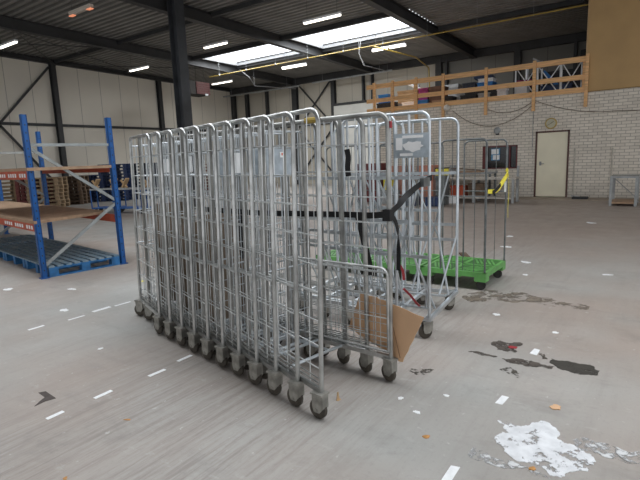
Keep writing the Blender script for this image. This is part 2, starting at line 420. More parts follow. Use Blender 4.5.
# window
m = MB()
m.box((XR-.01, WY0, WZ0), (XR+.08, WY0+.04, WZ1)); m.box((XR-.01, WY1-.16, WZ0), (XR+.08, WY1, WZ1)); m.box((XR-.01, WY0, WZ0), (XR+.08, WY1, WZ0+.035)); m.box((XR-.01, WY0, WZ1-.035), (XR+.08, WY1, WZ1))
m.box((XR+.0, 4.08, WZ0), (XR+.06, 4.12, WZ1))
wn = struct(m.build('window_5', darkred, smooth=False), 'dark window with dark red frame in the brick wall')
m = MB(); m.box((XR+.07, WY0, WZ0), (XR+.09, WY1, WZ1)); m.build('pane', glass_m, wn, smooth=False)
m = MB(); m.box((XR+.04, 4.42, 1.2), (XR+.05, 4.70, 1.58)); nt_ = m.build('notice', paper_blue, smooth=False)
tag(nt_, 'blue and white poster inside the dark brick-wall window', 'poster')
m = MB(); m.box((XR+.03, 4.43, 1.22), (XR+.04, 4.64, 1.37)); m.box((XR+.03, 4.46, 1.40), (XR+.04, 4.69, 1.56)); m.build('white_print', paper, nt_, smooth=False)

# steel posts of the walls
def wallpost(n, x, y, z1, wd=.18, dp=.2, lab=''):
    m = MB()
    for a in (-1, 1):
        m.box((x-wd/2, y+a*(dp/2)-.01, 0), (x+wd/2, y+a*(dp/2)+.01, z1)) if True else None
    m.box((x-.01, y-dp/2, 0), (x+.01, y+dp/2, z1))
    struct(m.build('trim_%d' % n, beam_m, smooth=False), lab)
n = 20
for x in (0.9, 6.4, 11.95, 17.75): wallpost(n, x, YL-.13, zd(x)-.2, .22, .22, 'dark steel post on the left wall'); n += 1
def backpost(n, y, z1, wd=.2, lab='dark steel post on the rear wall', z0=0):
    m = MB()
    for a in (-1, 1): m.box((XB-.13+a*.1-.01, y-wd/2, z0), (XB-.13+a*.1+.01, y+wd/2, z1))
    m.box((XB-.23, y-.01, z0), (XB-.03, y+.01, z1))
    struct(m.build('trim_%d' % n, beam_m, smooth=False), lab)
for y, wd in ((23.3, .3), (22.1, .2), (20.4, .14), (18.2, .36), (15.45, .24), (13.5, .1), (12.95, .1), (9.25, .3), (8.85, .1), (5.6, .28), (3.3, .12)):
    backpost(n, y, zd(XB)-.1, wd); n += 1
def girt(n, a, b, lab, w_=.07, h_=.12):
    m = MB(); m.bar(a, b, w_, h_); struct(m.build('trim_%d' % n, beam_m, smooth=False), lab)
girt(n, (-12, YL-.06, 3.5), (XB, YL-.06, 3.5), 'dark horizontal rail along the left wall'); n += 1
girt(n, (XB-.34, 9.3, 4.44), (XB-.34, 15.4, 4.44), 'dark rail above the white infill'); n += 1
girt(n, (XB-.06, 15.5, 3.5), (XB-.06, YL, 3.5), 'dark horizontal rail along the rear wall'); n += 1
for a, b in (((11.8, 6.1), (9.45, 3.5)), ((9.45, 3.4), (11.8, .4)), ((9.45, 3.5), (6.6, 6.2)), ((9.45, 3.4), (6.6, .4))):
    girt(n, (a[0], YL-.1, a[1]), (b[0], YL-.1, b[1]), 'dark diagonal wall brace', .06, .09); n += 1
for a, b in (((18.1, 6.0), (15.5, 3.3)), ((15.5, 6.0), (18.1, 3.3)), ((18.1, 3.3), (15.5, .5)), ((15.5, 3.3), (18.1, .5))):
    girt(n, (XB-.1, a[0], a[1]), (XB-.1, b[0], b[1]), 'dark diagonal brace on the rear wall', .05, .08); n += 1
# tall free standing column
def hcol(name, x, y, z0, z1, s_, lab, top=False):
    m = MB()
    for a in (-1, 1): m.box((x-s_/2, y+a*s_/2-.012, z0), (x+s_/2, y+a*s_/2+.012, z1))
    m.box((x-.01, y-s_/2, z0), (x+.01, y+s_/2, z1)); m.box((x-s_/2-.04, y-s_/2-.04, z0), (x+s_/2+.04, y+s_/2+.04, z0+.02))
    return struct(m.build(name, column_m, smooth=False), lab)
hcol('trim_60', 10.38, 12.52, 0, 6.45, .34, 'tall dark steel column behind the row of roll cages')
# thin wind bracing rods in the roof
m = MB()
for a, b in (((7.6, 18.4), (17.6, 23.2)), ((12.1, 18.4), (6, 23.2)), ((17.6, 18.4), (12.1, 23.2)), ((8.3, 18.6), (12.1, 23.3))):
    m.tube([(a[0], a[1], zd(a[0])-.25), (b[0], b[1], zd(b[0])-.25)], .02, 5)
struct(m.build('trim_61', beam_m), 'thin bracing rods under the roof')

# ------------------------------------------------------------------ pipes, heater, lamps on the roof
m = MB(); m.tube([(17.0, 18.4, 5.62), (16.75, -6, 5.60)], .021, 8)
o = thing('gas_pipe', 'long yellow gas pipe hung under the roof past the skylights', 'pipe', (0, 0, 0))
m.build('pipe_run', yellow_pipe, o)
for i in range(10):
    y = 17.6-i*1.75; m = MB(); m.tube([(16.9, y, 5.6), (16.9, y, zd(16.9))], .004, 5); m.cyl((16.9, y, 5.62), (0, 1, 0), .04, .03, 8); m.build('hanger', grey_m, o)
def pipe(pts, r, mm, lab, cat='pipe', name='pipe', hang=()):
    m = MB(); m.tube(pts, r, 8)
    for p in hang: m.tube([p, (p[0], p[1], zd(p[0])-.002)], .006, 5)
    return tag(m.build(name, mm), lab, cat)
pipe([(22.5, 23.2, 5.62), (22.5, 17.1, 5.60)], .045, grey_m, 'pale pipe under the roof in the far corner left of the cross brace', hang=[(22.5, 22.5, 5.62), (22.5, 18, 5.6)])
pipe([(22.5, 16.2, 5.65), (22.5, 11.3, 5.68)], .045, grey_m, 'pale pipe under the roof in front of the cross brace', hang=[(22.5, 15.5, 5.65), (22.5, 12, 5.68)])
pipe([(18.2, 17.5, zd(18)-.35), (18.6, 17.2, 5.6), (19.1, 17.4, 5.3), (22.4, 17.3, 5.45)], .02, conduit_m, 'bent pale conduit dropping from the far skylight', hang=[(19.1, 17.4, 5.3), (22.4, 17.3, 5.45)])
pipe([(17.6, 10.2, zd(18)-.3), (17.6, 10.3, 5.6), (17.8, 10.2, 5.15), (22.4, 11.5, 5.65)], .02, conduit_m, 'bent pale conduit under the near skylight', hang=[(17.6, 10.3, 5.6), (22.4, 11.5, 5.65)])
pipe([(16.9, 9.3, 5.6), (20.5, 9.15, 5.7), (22.8, 9.5, 5.6), (23.1, 9.55, 4.0)], .03, yellow_pipe, 'yellow pipe branch bending down behind the gallery rail')
o = thing('unit_heater', 'dark red warm air heater hanging in the far left corner', 'heater', (16.6, 19.2, 4.82)); o.scale = (.95, .95, 1.05)
m = MB(); m.box((-.75, -.4, 0), (.75, .45, .58)); m.build('casing', mat('heater_casing', (.016, .014, .012), .9), o, smooth=False)
m = MB(); m.box((-.15, -.45, .02), (.74, -.40, .56)); m.build('front_grille', heater_m, o, smooth=False)
m = MB(); 
for q in range(5): m.box((-.1, -.47, .08+q*.1), (.7, -.45, .12+q*.1))
m.build('louvre', mat('louvre_red', (.05, .015, .012), .5), o, smooth=False)
m = MB(); m.box((.4, -.46, -.03), (.6, -.455, .05)); m.build('label_plate', grey_m, o, smooth=False)
m = MB()
for x, y in ((-.5, .3), (.5, .3), (-.5, -.3), (.5, -.3)): m.tube([(x, y, .58), (x, y, 1.5)], .012, 5)
m.build('hanger', beam_m, o)
def lamp(x, y0, y1, z, lab, on=True, two=False):
    o = thing('ceiling_lamp', lab, 'lamp', (x, (y0+y1)/2, z), 0, 'fluorescent lamps under the roof'); h = (y1-y0)/2
    m = MB(); m.box((-.055, -h, .02), (.055, h, .08)); m.build('housing', white_m if on else lampoff, o, smooth=False)
    m = MB()
    if two: m.box((-.04, -h, -.02), (.04, -.06, .02)); m.box((-.04, .06, -.02), (.04, h, .02))
    else: m.box((-.04, -h+.02, -.02), (.04, h-.02, .02))
    m.build('diffuser', lampglow if on else lampoff, o, smooth=False)
    if not on:
        for s_ in (-1, 1): m = MB(); m.box((-.05, s_*(h-.1)-.1, -.04), (.05, s_*(h-.1)+.1, -.021)); m.build('tube_end', lamporange, o, smooth=False)
    m = MB()
    for s_ in (-1, 1): m.tube([(0, s_*h*.8, .1), (0, s_*h*.8, zd(x)-z)], .006, 4)
    m.build('suspension', beam_m, o)
lamp(8.1, 17.95, 19.25, 5.7, 'lit fluorescent lamp at the left edge of the photo')
lamp(7.8, 12.8, 13.9, 5.7, 'unlit fluorescent lamp with orange ends at the top left', on=False)
lamp(13.7, 18.65, 20.0, 5.7, 'lit fluorescent lamp left of the tall dark column')
lamp(13.05, 13.1, 14.3, 5.7, 'lit fluorescent lamp just right of the tall column, before the far skylight')
lamp(19.0, 18.9, 20.4, 5.7, 'lit fluorescent lamp beside the hanging heater')
lamp(18.35, 13.5, 14.9, 5.7, 'lit fluorescent lamp under the yellow pipe in mid photo')
lamp(13.0, 8.2, 9.6, 5.7, 'lit fluorescent lamp above the near skylight')
lamp(18.1, 8.5, 9.95, 5.7, 'lit double fluorescent lamp left of the gallery', two=True)
for (x, y0) in ((13.7, 18.7), (8.1, 18.1)):
    pass

# ------------------------------------------------------------------ gallery railing
rail = thing('gallery_railing', 'orange pine board railing along the storage gallery', 'railing', (XR, 0, BT))
posts = [9.0, 8.24, 7.32, 6.33, 4.88, 3.42, 1.99]
for i, y in enumerate(posts):
    z0 = -.42 if i else -.05
    m = MB(); m.box((-.10, y-.045, z0), (-.03, y+.045, 1.07)); m.build('post', wood_m, rail, smooth=False)
    if i in (1, 2, 6):
        m = MB(); m.box((.03, y+.06, .0), (.10, y+.13, 1.0)); m.build('post', wood_m, rail, smooth=False)
for z0, z1 in ((0.0, .155), (.365, .51), (.865, 1.025)):
    m = MB(); m.box((-.03, 1.95, z0), (.02, 9.35, z1)); m.build('board', wood_m, rail, smooth=False)

# gallery clutter
def crate(name, label, cat, x, y, z, dx, dy, dz, mm, rz=0, lid=None, tilt=0):
    o = thing(name, label, cat, (x, y, z), rz)
    m = MB(); t = .015
    m.box((-dx/2, -dy/2, 0), (dx/2, dy/2, dz*.9)); m.build('body', mm, o, smooth=False)
    m = MB(); m.box((-dx/2-t, -dy/2-t, dz*.86), (dx/2+t, dy/2+t, dz)); m.build('rim' if lid is None else 'lid', lid or mm, o, smooth=False)
    o.rotation_euler = (tilt, 0, rz)
    return o
G = BT+.06
crate('plastic_crate', 'blue crate at the left end of the gallery', 'crate', 17.4, 9.0, G+.34, .5, .42, .32, blue_box)
crate('storage_box', 'dark box under the blue crate at the left end of the gallery', 'box', 17.4, 8.85, G, .6, .8, .34, dark_m)
crate('cardboard_box', 'tan cardboard box behind the second railing post', 'box', 17.6, 8.1, G+.28, .6, .75, .45, boxcard, .1)
crate('storage_box', 'grey box under the tan cardboard box on the gallery', 'box', 17.6, 8.0, G, .6, .9, .28, grey_m)
crate('cloth_bale', 'dark magenta bundle beside the tan cardboard box', 'bundle', 17.6, 7.45, G+.3, .5, .35, .45, pink_m)
crate('storage_box', 'low blue box behind the third railing post', 'box', 17.4, 7.45, G, .5, .5, .30, blue_box)
crate('cardboard_box', 'white printed carton behind the railing below the tan box', 'box', 17.1, 7.85, G, .35, .5, .26, paper)
o = thing('bin_lid', 'tilted white plastic lid sticking up above the railing left end', 'lid', (17.8, 7.95, G+.84), .2)
m = MB(); T = Matrix.Rotation(.45, 4, 'X'); m.box((-.3, -.32, 0), (.3, .32, .05), T); m.box((-.22, -.24, .05), (.22, .24, .08), T); m.build('panel', white_m, o, smooth=False)
m = MB(); m.box((-.1, -.1, .08), (.12, .12, .16), T); m.build('boss', grey_m, o, smooth=False)
crate('wooden_chest', 'dark brown chest on the gallery right of the third post', 'chest', 17.6, 6.95, G, .6, .5, .75, mat('dark_brown_wood', (.12, .06, .035), .7))
crate('storage_box', 'brown low box beside the dark chest on the gallery', 'box', 17.2, 6.75, G, .4, .4, .22, chip_m)
crate('storage_box', 'black box left of the fourth railing post', 'box', 17.6, 6.5, G, .6, .35, .35, dark_m)
crate('filing_cabinet', 'pale grey cabinet behind the fourth railing post', 'cabinet', 19.0, 6.9, G, .5, .55, .95, grey_m)
crate('storage_box', 'black tool case low behind the railing right of the fourth post', 'case', 17.6, 5.75, G, .6, .55, .33, dark_m)
crate('storage_box', 'grey carton between two black cases on the gallery', 'box', 17.6, 5.2, G, .6, .4, .33, grey_m)
crate('storage_box', 'black case left of the fifth railing post', 'case', 17.5, 4.75, G, .5, .4, .36, dark_m)
crate('shelf_board', 'dark shelf carrying the blue and white boxes on the gallery', 'shelf', 18.1, 5.45, G+.33, .8, 1.5, .18, dark_m)
crate('plastic_crate', 'bright blue box with white top stacked on the gallery', 'box', 17.8, 5.25, G+.52, .5, .52, .2, blue_box)
crate('cardboard_box', 'white flat box on the bright blue box', 'box', 17.8, 5.25, G+.73, .45, .5, .12, paper, .05)
crate('plastic_crate', 'dark blue box topmost of the gallery stack', 'box', 17.8, 5.35, G+.86, .5, .6, .08, bluepl, .1)
crate('storage_box', 'dark machine left of the blue box stack on the gallery', 'machine', 17.9, 5.85, G+.52, .5, .45, .26, blueblk)
crate('storage_box', 'pale carton left of the dark machine on the gallery', 'box', 17.9, 6.15, G+.1, .4, .3, .52, grey_m)
crate('cardboard_box', 'small white box right of the fifth railing post', 'box', 17.2, 4.55, G, .3, .28, .38, paper)
crate('cardboard_box', 'white carton under the magenta bundle', 'box', 17.4, 3.98, G+.14, .35, .36, .25, paper)
crate('cloth_bale', 'magenta bundle on the gallery left of the white lattice', 'bundle', 17.8, 4.0, G+.44, .4, .5, .2, pink_m)
crate('storage_box', 'dark low pallet box under the white carton', 'box', 17.6, 3.95, G, .7, .9, .14, darkred)
# white scaffold lattice frames on the gallery
def lattice(x, y0, y1, z0, z1, k, lab, rz=0):
    o = thing('scaffold_frame', lab, 'frame', (x, y0, G), rz); L_ = y1-y0
    for yy in (0, L_): m = MB(); m.tube([(0, yy, z0), (0, yy, z1)], .022, 8); m.build('upright', white_m, o)
    m = MB()
    for i in range(k):
        a = L_*i/k; b = L_*(i+1)/k
        m.tube([(-.03, a, z0), (-.03, b, z1)], .018, 6); m.tube([(.03, b, z0), (.03, a, z1)], .018, 6)
    m.build('diagonal', white_m, o)
    return o
lattice(17.0, 2.2, 2.75, 0, .95, 1, 'narrow white lattice frame at the right end of the gallery')
lattice(17.1, 2.8, 3.45, 0, .95, 1, 'white lattice frame left of the narrow one on the gallery')
lattice(17.25, 3.5, 4.15, 0, 1.0, 1, 'leftmost white lattice frame on the gallery', .08)
o = thing('steel_props', 'tall pale steel posts leaning behind the sixth railing post', 'posts', (18.0, 3.75, G), 0)
for q, (dy, z1, rr) in enumerate(((0, 1.25, .05), (.22, 1.1, .06), (-.25, 1.0, .04))):
    m = MB(); m.tube([(0, dy, 0), (.1, dy+.03, z1)], rr*.8, 8); m.build('prop', white_m, o)
m = MB(); m.bar((0, .45, 1.17), (0, -.25, 1.22), .05, .04); m.bar((0, .05, 1.35), (0, -.45, 1.05), .05, .05); m.build('cross_piece', grey_m, o)
crate('storage_box', 'large dark covered load behind the white lattice frames', 'load', 18.6, 2.95, G, 1.0, 1.9, .88, dark_m)
crate('tarpaulin_bundle', 'blue tarpaulin on the dark load behind the lattice', 'bundle', 17.75, 3.0, G+.1, .3, .9, .28, bluepl)
o = thing('blue_pole', 'slanting blue bar behind the white lattice', 'bar', (17.7, 2.95, G+.0)); m = MB(); m.bar((0, .45, .85), (0, -.25, .05), .08, .1); m.build('bar', blue_box, o)
o = thing('leaning_boards', 'dark boards leaning at the right end of the gallery', 'boards', (21.5, 2.9, G)); m = MB()
m.bar((0, 0, 0), (.5, -.15, 2.1), .3, .08); m.build('board', dark_m, o); m = MB(); m.bar((0, -.4, 0), (.4, -.35, 2.2), .25, .08); m.build('board', blueblk, o)

# ------------------------------------------------------------------ brick wall fittings
o = thing('wall_clock', 'round yellow-rimmed clock above the cream door', 'clock', (XR, 2.9, 2.27))
m = MB(); m.lathe((0, 0, 0), (-1, 0, 0), [(.165, 0), (.165, .05), (.135, .06), (.135, .035), (0, .035)], 24); m.build('rim', clockrim, o)
m = MB(); m.cyl((-.04, 0, 0), (1, 0, 0), .135, .01, 24); m.build('face', clockface, o)
m = MB(); m.bar((-.05, 0, 0), (-.05, -.08, .06), .012, .004, (1, 0, 0)); m.bar((-.05, 0, 0), (-.05, .11, -.06), .008, .004, (1, 0, 0)); m.build('hand', dark_m, o)
o = thing('wall_bell', 'small round grey bell on the brick wall above the window', 'bell', (XR, 4.50, 2.16))
m = MB(); m.lathe((0, 0, 0), (-1, 0, 0), [(.04, 0), (.10, .02), (.11, .05), (.06, .08), (0, .09)], 16); m.build('gong', grey_m, o)
m = MB(); m.box((-.03, -.05, -.14), (0, .05, -.07)); m.build('backplate', dark_m, o, smooth=False)
o = thing('globe_lamp', 'white globe lamp under the gallery rail', 'lamp', (XR-.12, 6.17, 3.02))
m = MB(); m.lathe((0, 0, 0), (0, 0, 1), [(.0, -.11), (.06, -.095), (.1, -.05), (.11, 0), (.1, .05), (.06, .095), (0, .11)], 16); m.build('globe', mat('globe_glass', (.62, .58, .52), .3), o)
m = MB(); m.tube([(.0, 0, -.1), (.02, 0, -.2), (.12, 0, -.2)], .015, 6); m.build('bracket', grey_m, o)
pipe([(XR-.03, 6.0, 2.85), (XR-.03, 6.0, 1.0)], .02, pipe_m, 'white conduit down the brick wall below the globe lamp')
pipe([(XR-.03, 2.21, 1.48), (XR-.03, 2.21, .02)], .018, pipe_m, 'white vertical pipe on the wall right of the door')
pipe([(XR-.03, 1.23, 1.46), (XR-.03, 1.23, .02)], .018, pipe_m, 'white vertical pipe on the wall behind the steel trolley')
pipe([(XR-.02, 3.42, 2.9), (XR-.02, 3.42, 1.5)], .008, grey_m, 'thin grey conduit beside the door')
def cable(pts, lab):
    out = []
    for (a, b, sag) in pts:
        for i in range(13):
            t = i/12; out.append((XR-.04, a[0]+(b[0]-a[0])*t, a[1]+(b[1]-a[1])*t-sag*4*t*(1-t)))
    m = MB(); m.tube(out, .009, 5); tag(m.build('cable', mat('cable_grey', (.20, .16, .12), .7) if 'cable_grey' not in MATS else MATS['cable_grey']), lab, 'cable')
cable([((6.0, 2.92), (3.35, 2.95), .62)], 'cable drooping deeply below the gallery rail')
cable([((4.8, 2.85), (3.4, 3.0), .22)], 'short cable loop under the sixth railing post')
cable([((3.4, 3.0), (1.2, 2.50), .14), ((1.2, 2.50), (-3, 2.55), .08)], 'long thin cable running right over the door')

# ------------------------------------------------------------------ workbenches along the wall
def bench(label, x0, x1, y0, y1, z, mm, legm, shelf=None, name='workbench', legs=2):
    o = thing(name, label, 'table', (x0, y0, .0)); w_, l_ = x1-x0, y1-y0
    m = MB(); m.box((0, 0, z-.05), (w_, l_, z)); m.build('table_top', mm, o, smooth=False)
    for i in range(legs):
        yy = .06+(l_-.12)*i/(legs-1)
        for xx in (.05, w_-.05): m = MB(); m.box((xx-.03, yy-.03, .0), (xx+.03, yy+.03, z-.05)); m.build('leg', legm, o, smooth=False)
    if shelf: m = MB(); m.box((.05, .1, shelf), (w_-.05, l_-.1, shelf+.04)); m.build('shelf', mm, o, smooth=False)
    return o
bench('long white-edged workbench in front of the brick wall', 14.34, 14.95, 3.40, 6.9, .73, mat('bench_top', (.50, .46, .41), .6), grey_m, .12, legs=4)
o = thing('bench_post', 'thin pale post standing at the right end of the workbench', 'post', (15.1, 3.50, 0)); m = MB(); m.box((-.03, -.03, .0), (.03, .03, 1.05)); m.build('upright', grey_m, o, smooth=False); m = MB(); m.box((-.06, -.06, 0), (.06, .06, .02)); m.build('foot', grey_m, o, smooth=False)
bench('higher grey steel bench behind the workbench', 15.2, 15.9, 4.3, 7.2, .86, grey_m, rod_dark, .3, legs=3)
o = thing('offcut_boards', 'brown boards lying on the grey bench by the wall', 'boards', (15.45, 4.7, .86)); m = MB()
m.box((-.2, -.05, 0), (.2, 1.1, .04)); m.build('board', chip_m, o, smooth=False); m = MB(); m.bar((-.1, 0, .07), (-.05, .9, .14), .2, .025); m.build('board', palletdark, o)
o = thing('bench_vice', 'small grey vice on the bench boards', 'tool', (15.45, 5.6, .90)); m = MB(); m.box((-.06, -.08, 0), (.06, .08, .06)); m.build('base', grey_m, o, smooth=False); m = MB(); m.box((-.04, -.1, .06), (.04, -.03, .2)); m.box((-.04, .03, .06), (.04, .1, .2)); m.tube([(0, -.16, .13), (0, .14, .13)], .015, 6); m.build('jaw', grey_m, o, smooth=False)
crate('plastic_crate', 'orange red box under the workbench', 'box', 14.65, 5.1, .16, .35, .42, .34, orange_m)
crate('storage_box', 'dark box under the bench left of the orange one', 'box', 14.65, 5.75, .16, .4, .5, .42, dark_m)
crate('storage_box', 'dark box under the bench right of the orange one', 'box', 14.68, 4.55, .16, .4, .45, .40, palletdark)
crate('plastic_crate', 'white bag-like box on the floor before the orange box', 'box', 14.1, 5.15, .0, .2, .25, .2, paper, .4)
crate('oil_drum', 'blue bin standing left of the workbench', 'bin', 13.2, 5.35, .0, .38, .4, .26, bluepl)
crate('oil_drum', 'second blue bin behind the nested wire frames', 'bin', 13.2, 6.0, .0, .38, .3, .45, bluepl)
crate('steel_cabinet', 'orange red cabinet left of the workbench', 'cabinet', 13.9, 5.8, 0, .5, .5, 1.15, mat('salmon_paint', (.50, .20, .13), .6))
crate('steel_cabinet', 'dark red cabinet at the far left end of the brick wall', 'cabinet', 14.2, 7.9, 0, .6, .9, 1.25, darkred)
crate('plastic_crate', 'yellow and black box on the cabinet by the bench', 'box', 13.6, 5.25, .86, .3, .36, .22, yellow_m, .3, dark_m)
crate('pedestal', 'grey pedestal carrying the yellow and black box', 'stand', 13.6, 5.25, 0, .3, .3, .86, rod_dark)
crate('steel_cabinet', 'pink cabinet between the dark red cabinet and the cage row', 'cabinet', 14.3, 6.95, 0, .5, .6, 1.15, mat('pink_paint', (.45, .22, .17), .6))
crate('cardboard_box', 'yellow box on the wall side seen through the cages', 'box', 13.7, 7.0, .4, .3, .3, .45, yellow_m)
crate('storage_box', 'low grey box under the yellow one', 'box', 13.7, 7.0, 0, .45, .45, .4, grey_m)
# steel trolley on the right
o = thing('steel_trolley', 'low grey steel frame trolley by the brick wall at right', 'trolley', (14.2, .48, 0))
m = MB(); m.box((0, 0, .70), (.9, .60, .75)); m.build('table_top', grey_m, o, smooth=False)
m = MB(); m.box((.02, .02, .06), (.88, .58, .10)); m.build('lower_shelf', chip_m, o, smooth=False)
for x in (.03, .87):
    for y in (.03, .57): m = MB(); m.box((x-.03, y-.03, .0), (x+.03, y+.03, .70)); m.build('leg', grey_m, o, smooth=False)
m = MB(); m.bar((.03, .03, .35), (.03, .03, .36), .02, .02); m.tube([(.87, .03, .12), (.87, .57, .66)], .012, 6); m.build('brace', grey_m, o)
o = thing('dust_pan', 'dark dustpan on the floor right of the door', 'dustpan', (16.0, 1.95, .015)); m = MB(); m.box((-.15, -.2, 0), (.15, .2, .06)); m.build('pan', dark_m, o, smooth=False); m = MB(); m.tube([(0, 0, .05), (.1, .25, .08)], .015, 6); m.build('handle', grey_m, o)

# ------------------------------------------------------------------ pallet racking at the left
PHI = -.13
PA = Vector((2.98, 6.70, 0))
rk = thing('pallet_rack', 'blue pallet rack with orange beams and two board shelves at left', 'rack', PA, PHI)
RW, RL, RH = 1.085, 2.95, 2.14
def upright(x, y, h=RH):
    m = MB(); a = .034
    m.box((x-a, y-a, 0), (x+a, y-a+.012, h)); m.box((x-a, y-a, 0), (x-a+.012, y+a, h)); m.box((x+a-.012, y-a, 0), (x+a, y+a, h))
    m.box((x-a-.02, y-a-.02, 0), (x+a+.02, y+a+.02, .012)); m.m = 1
    for i in range(int(h/.1)-1): m.box((x-.007, y-a-.0015, .1+i*.1), (x+.007, y-a+.001, .12+i*.1))
    return m.build('upright', [rackblue, blueblk], rk, smooth=False)
for y in (0, RL):
    upright(0, y); upright(RW, y)
    for pts in (((.0, 1.76), (RW, 1.76)), ((.0, 1.74), (RW, .95)), ((RW, .93), (0, .15))):
        m = MB(); m.bar((pts[0][0], y, pts[0][1]), (pts[1][0], y, pts[1][1]), .03, .04); m.build('brace', brace_m, rk, smooth=False)
for z in (.74, 1.43):
    for x in (-.0, RW):
        m = MB(); m.box((x-.025, .05, z-(.11 if x == 0 or z < 1 else .06)), (x+.025, RL-.05, z)); 
        if x == 0:
            m.m = 1
            for i in range(14): 
                if i % 5 != 3: m.box((x-.028, .12+i*.1, z-.085), (x-.0255, .12+i*.1+.06, z-.035))
            pass
        m.build('beam', [orange_m, paper], rk, smooth=False)
    m = MB(); m.prism([(-.05, -.05), (RW+.02, -.03 if z > 1 else .42), (RW+.03, RL), (-.05, RL)], z, z+.04); m.build('shelf_board', chip_m, rk, smooth=False)
# next bay beams running out of the photo
for z in (.74, 1.40):
    pass
m = MB(); m.box((-.05, RL+.1, .74), (RW+.05, RL*2, .77)); m.build('shelf_board', chip_m, rk, smooth=False)
for x in (0, RW):
    m = MB(); m.box((x-.025, RL+.05, .63), (x+.025, RL*2-.05, .74)); m.build('beam', orange_m, rk, smooth=False)
upright(0, 2*RL); upright(RW, 2*RL)
# blue pallets under the rack
def pallet(name, label, cat, L_, W_, mt, mb_, loc, rz, group=None, boards=7, blocks=True, h=.15):
    """deck boards run along y (length L_), bearers along x (width W_)"""
    o = thing(name, label, cat, loc, rz, group)
    m = MB(); bw_ = W_/boards*.72
    for i in range(boards):
        x = (W_-bw_)*i/(boards-1); m.box((x, 0, h-.022), (x+bw_, L_, h))
    m.build('deck_board', mt, o, smooth=False)
    m = MB()
    for y in (0, L_/2-.05, L_-.1):
        m.box((0, y, h-.044), (W_, y+.1, h-.022)); m.box((0, y, 0), (W_, y+.1, .02))
        for x in (0, W_/2-.06, W_-.12): m.box((x, y+.001, .019), (x+.12, y+.099, h-.043))
    m.build('bearer_frame', mb_, o, smooth=False)
    return o
Rz = Matrix.Rotation(PHI, 4, 'Z')
def rkp(x, y, z=0): return PA+Rz @ Vector((x, y, z))
pallet('blue_pallet', 'blue pallet with worn boards under the front of the rack', 'pallet', 1.0, .97, pal_top, palblue, rkp(.057, -.03), PHI, boards=9)
pallet('blue_pallet', 'second blue pallet under the rack behind the front one', 'pallet', 1.0, .97, pal_top, palblue, rkp(.057, 1.0), PHI, boards=9)
pallet('blue_pallet', 'blue pallet under the rear end of the rack', 'pallet', .85, .97, pal_top, palblue, rkp(.057, 2.02), PHI, boards=9)
pallet('blue_pallet', 'blue pallet under the next rack bay at the left edge', 'pallet', 1.0, .97, pal_top, palblue, rkp(.057, 3.0), PHI, boards=9)

# ------------------------------------------------------------------ pallet stacks by the left wall
ORD = ['bottom', 'second from the bottom', 'third from the bottom', 'fourth from the bottom', 'fifth from the bottom', 'sixth from the bottom', 'seventh from the bottom', 'eighth from the bottom', 'ninth from the bottom', 'tenth from the bottom', 'eleventh from the bottom', 'twelfth from the bottom']
def stack(x, y, n_, rz, mm, where, name, grp, L_=.8, W_=1.2, h=.144):
    first = None
    for i in range(n_):
        lab = '%s, %s' % (where, ORD[i] if i < n_-1 else 'topmost')
        loc = (x+random.uniform(-.02, .02), y+random.uniform(-.02, .02), i*h)
        if first is None: first = pallet(name, lab, 'pallet', L_, W_, mm, mm, loc, rz, grp, h=h)
        else: dup(first, loc, rz+random.uniform(-.02, .02), lab)
stack(7.9, 20.6, 8, -.25, palletwood, 'wooden pallet in the stack at the left photo edge', 'wooden_pallet', 'wooden pallets stacked at the far left')
stack(8.35, 20.15, 8, -.9, redwood, 'dull red pallet in the stack behind the rack', 'plastic_pallet', 'red pallets in the dark stack')
stack(8.55, 19.75, 8, -.95, palletwood, 'wooden pallet in the middle stack behind the blue rack post', 'wooden_pallet', 'wooden pallets behind the rack')
stack(9.75, 20.3, 8, -.95, palletdark, 'dark wooden pallet in the stack left of the blue pallets', 'wooden_pallet', 'dark wooden pallets')
stack(10.9, 20.6, 8, -.9, bluepl, 'navy plastic pallet in the lower blue stack', 'plastic_pallet', 'navy pallets in the lower stack')
stack(11.6, 19.9, 11, -.95, bluepl, 'navy plastic pallet in the tall blue stack', 'plastic_pallet', 'navy pallets in the tall stack')
stack(12.7, 19.4, 11, -.95, blueblk, 'blue-black plastic pallet in the stack behind the first roll cages', 'plastic_pallet', 'blue-black pallets')
stack(14.5, 17.6, 10, -.8, redwood, 'dull red pallet in the stack seen through the far roll cages', 'plastic_pallet', 'red pallets seen through the cages')
# blue hand trolleys
def trolley(x, y, rz, lab):
    o = thing('blue_trolley', lab, 'trolley', (x, y, 0), rz, 'blue trolleys before the pallet stacks')
    m = MB()
    for a, b in (((0, 0), (.9, 0)), ((0, .5), (.9, .5)), ((0, 0), (0, .5)), ((.9, 0), (.9, .5))): m.tube([(*a, .16), (*b, .16)], .02, 6)
    m.box((0, 0, .15), (.9, .5, .17)); m.build('base', rackblue, o)
    for xx in (0, .9):
        m = MB(); m.tube([(xx, 0, .16), (xx, 0, .74), (xx, .5, .74), (xx, .5, .16)], .02, 6); m.build('handle', rackblue, o)
    m = MB(); m.box((-.02, -.02, .74), (.92, .52, .78)); m.build('tray', grey_m, o, smooth=False)
    for xx in (.1, .8):
        for yy in (.06, .44):
            m = MB(); m.cyl((xx, yy, .065), (0, 1, 0), .065, .035, 12); m.box((xx-.03, yy-.03, .12), (xx+.03, yy+.03, .15)); m.build('wheel', rubber, o)
    return o
TR = [(8.35, 14.9, -.9, 'blue tube trolley left of the blue rack post, leftmost'), (8.55, 14.0, -.85, 'blue tube trolley just behind the blue rack post'), (8.75, 13.1, -.9, 'blue tube trolley by the first roll cage')]
for x, y, a, lab in TR: trolley(x, y, a, lab)
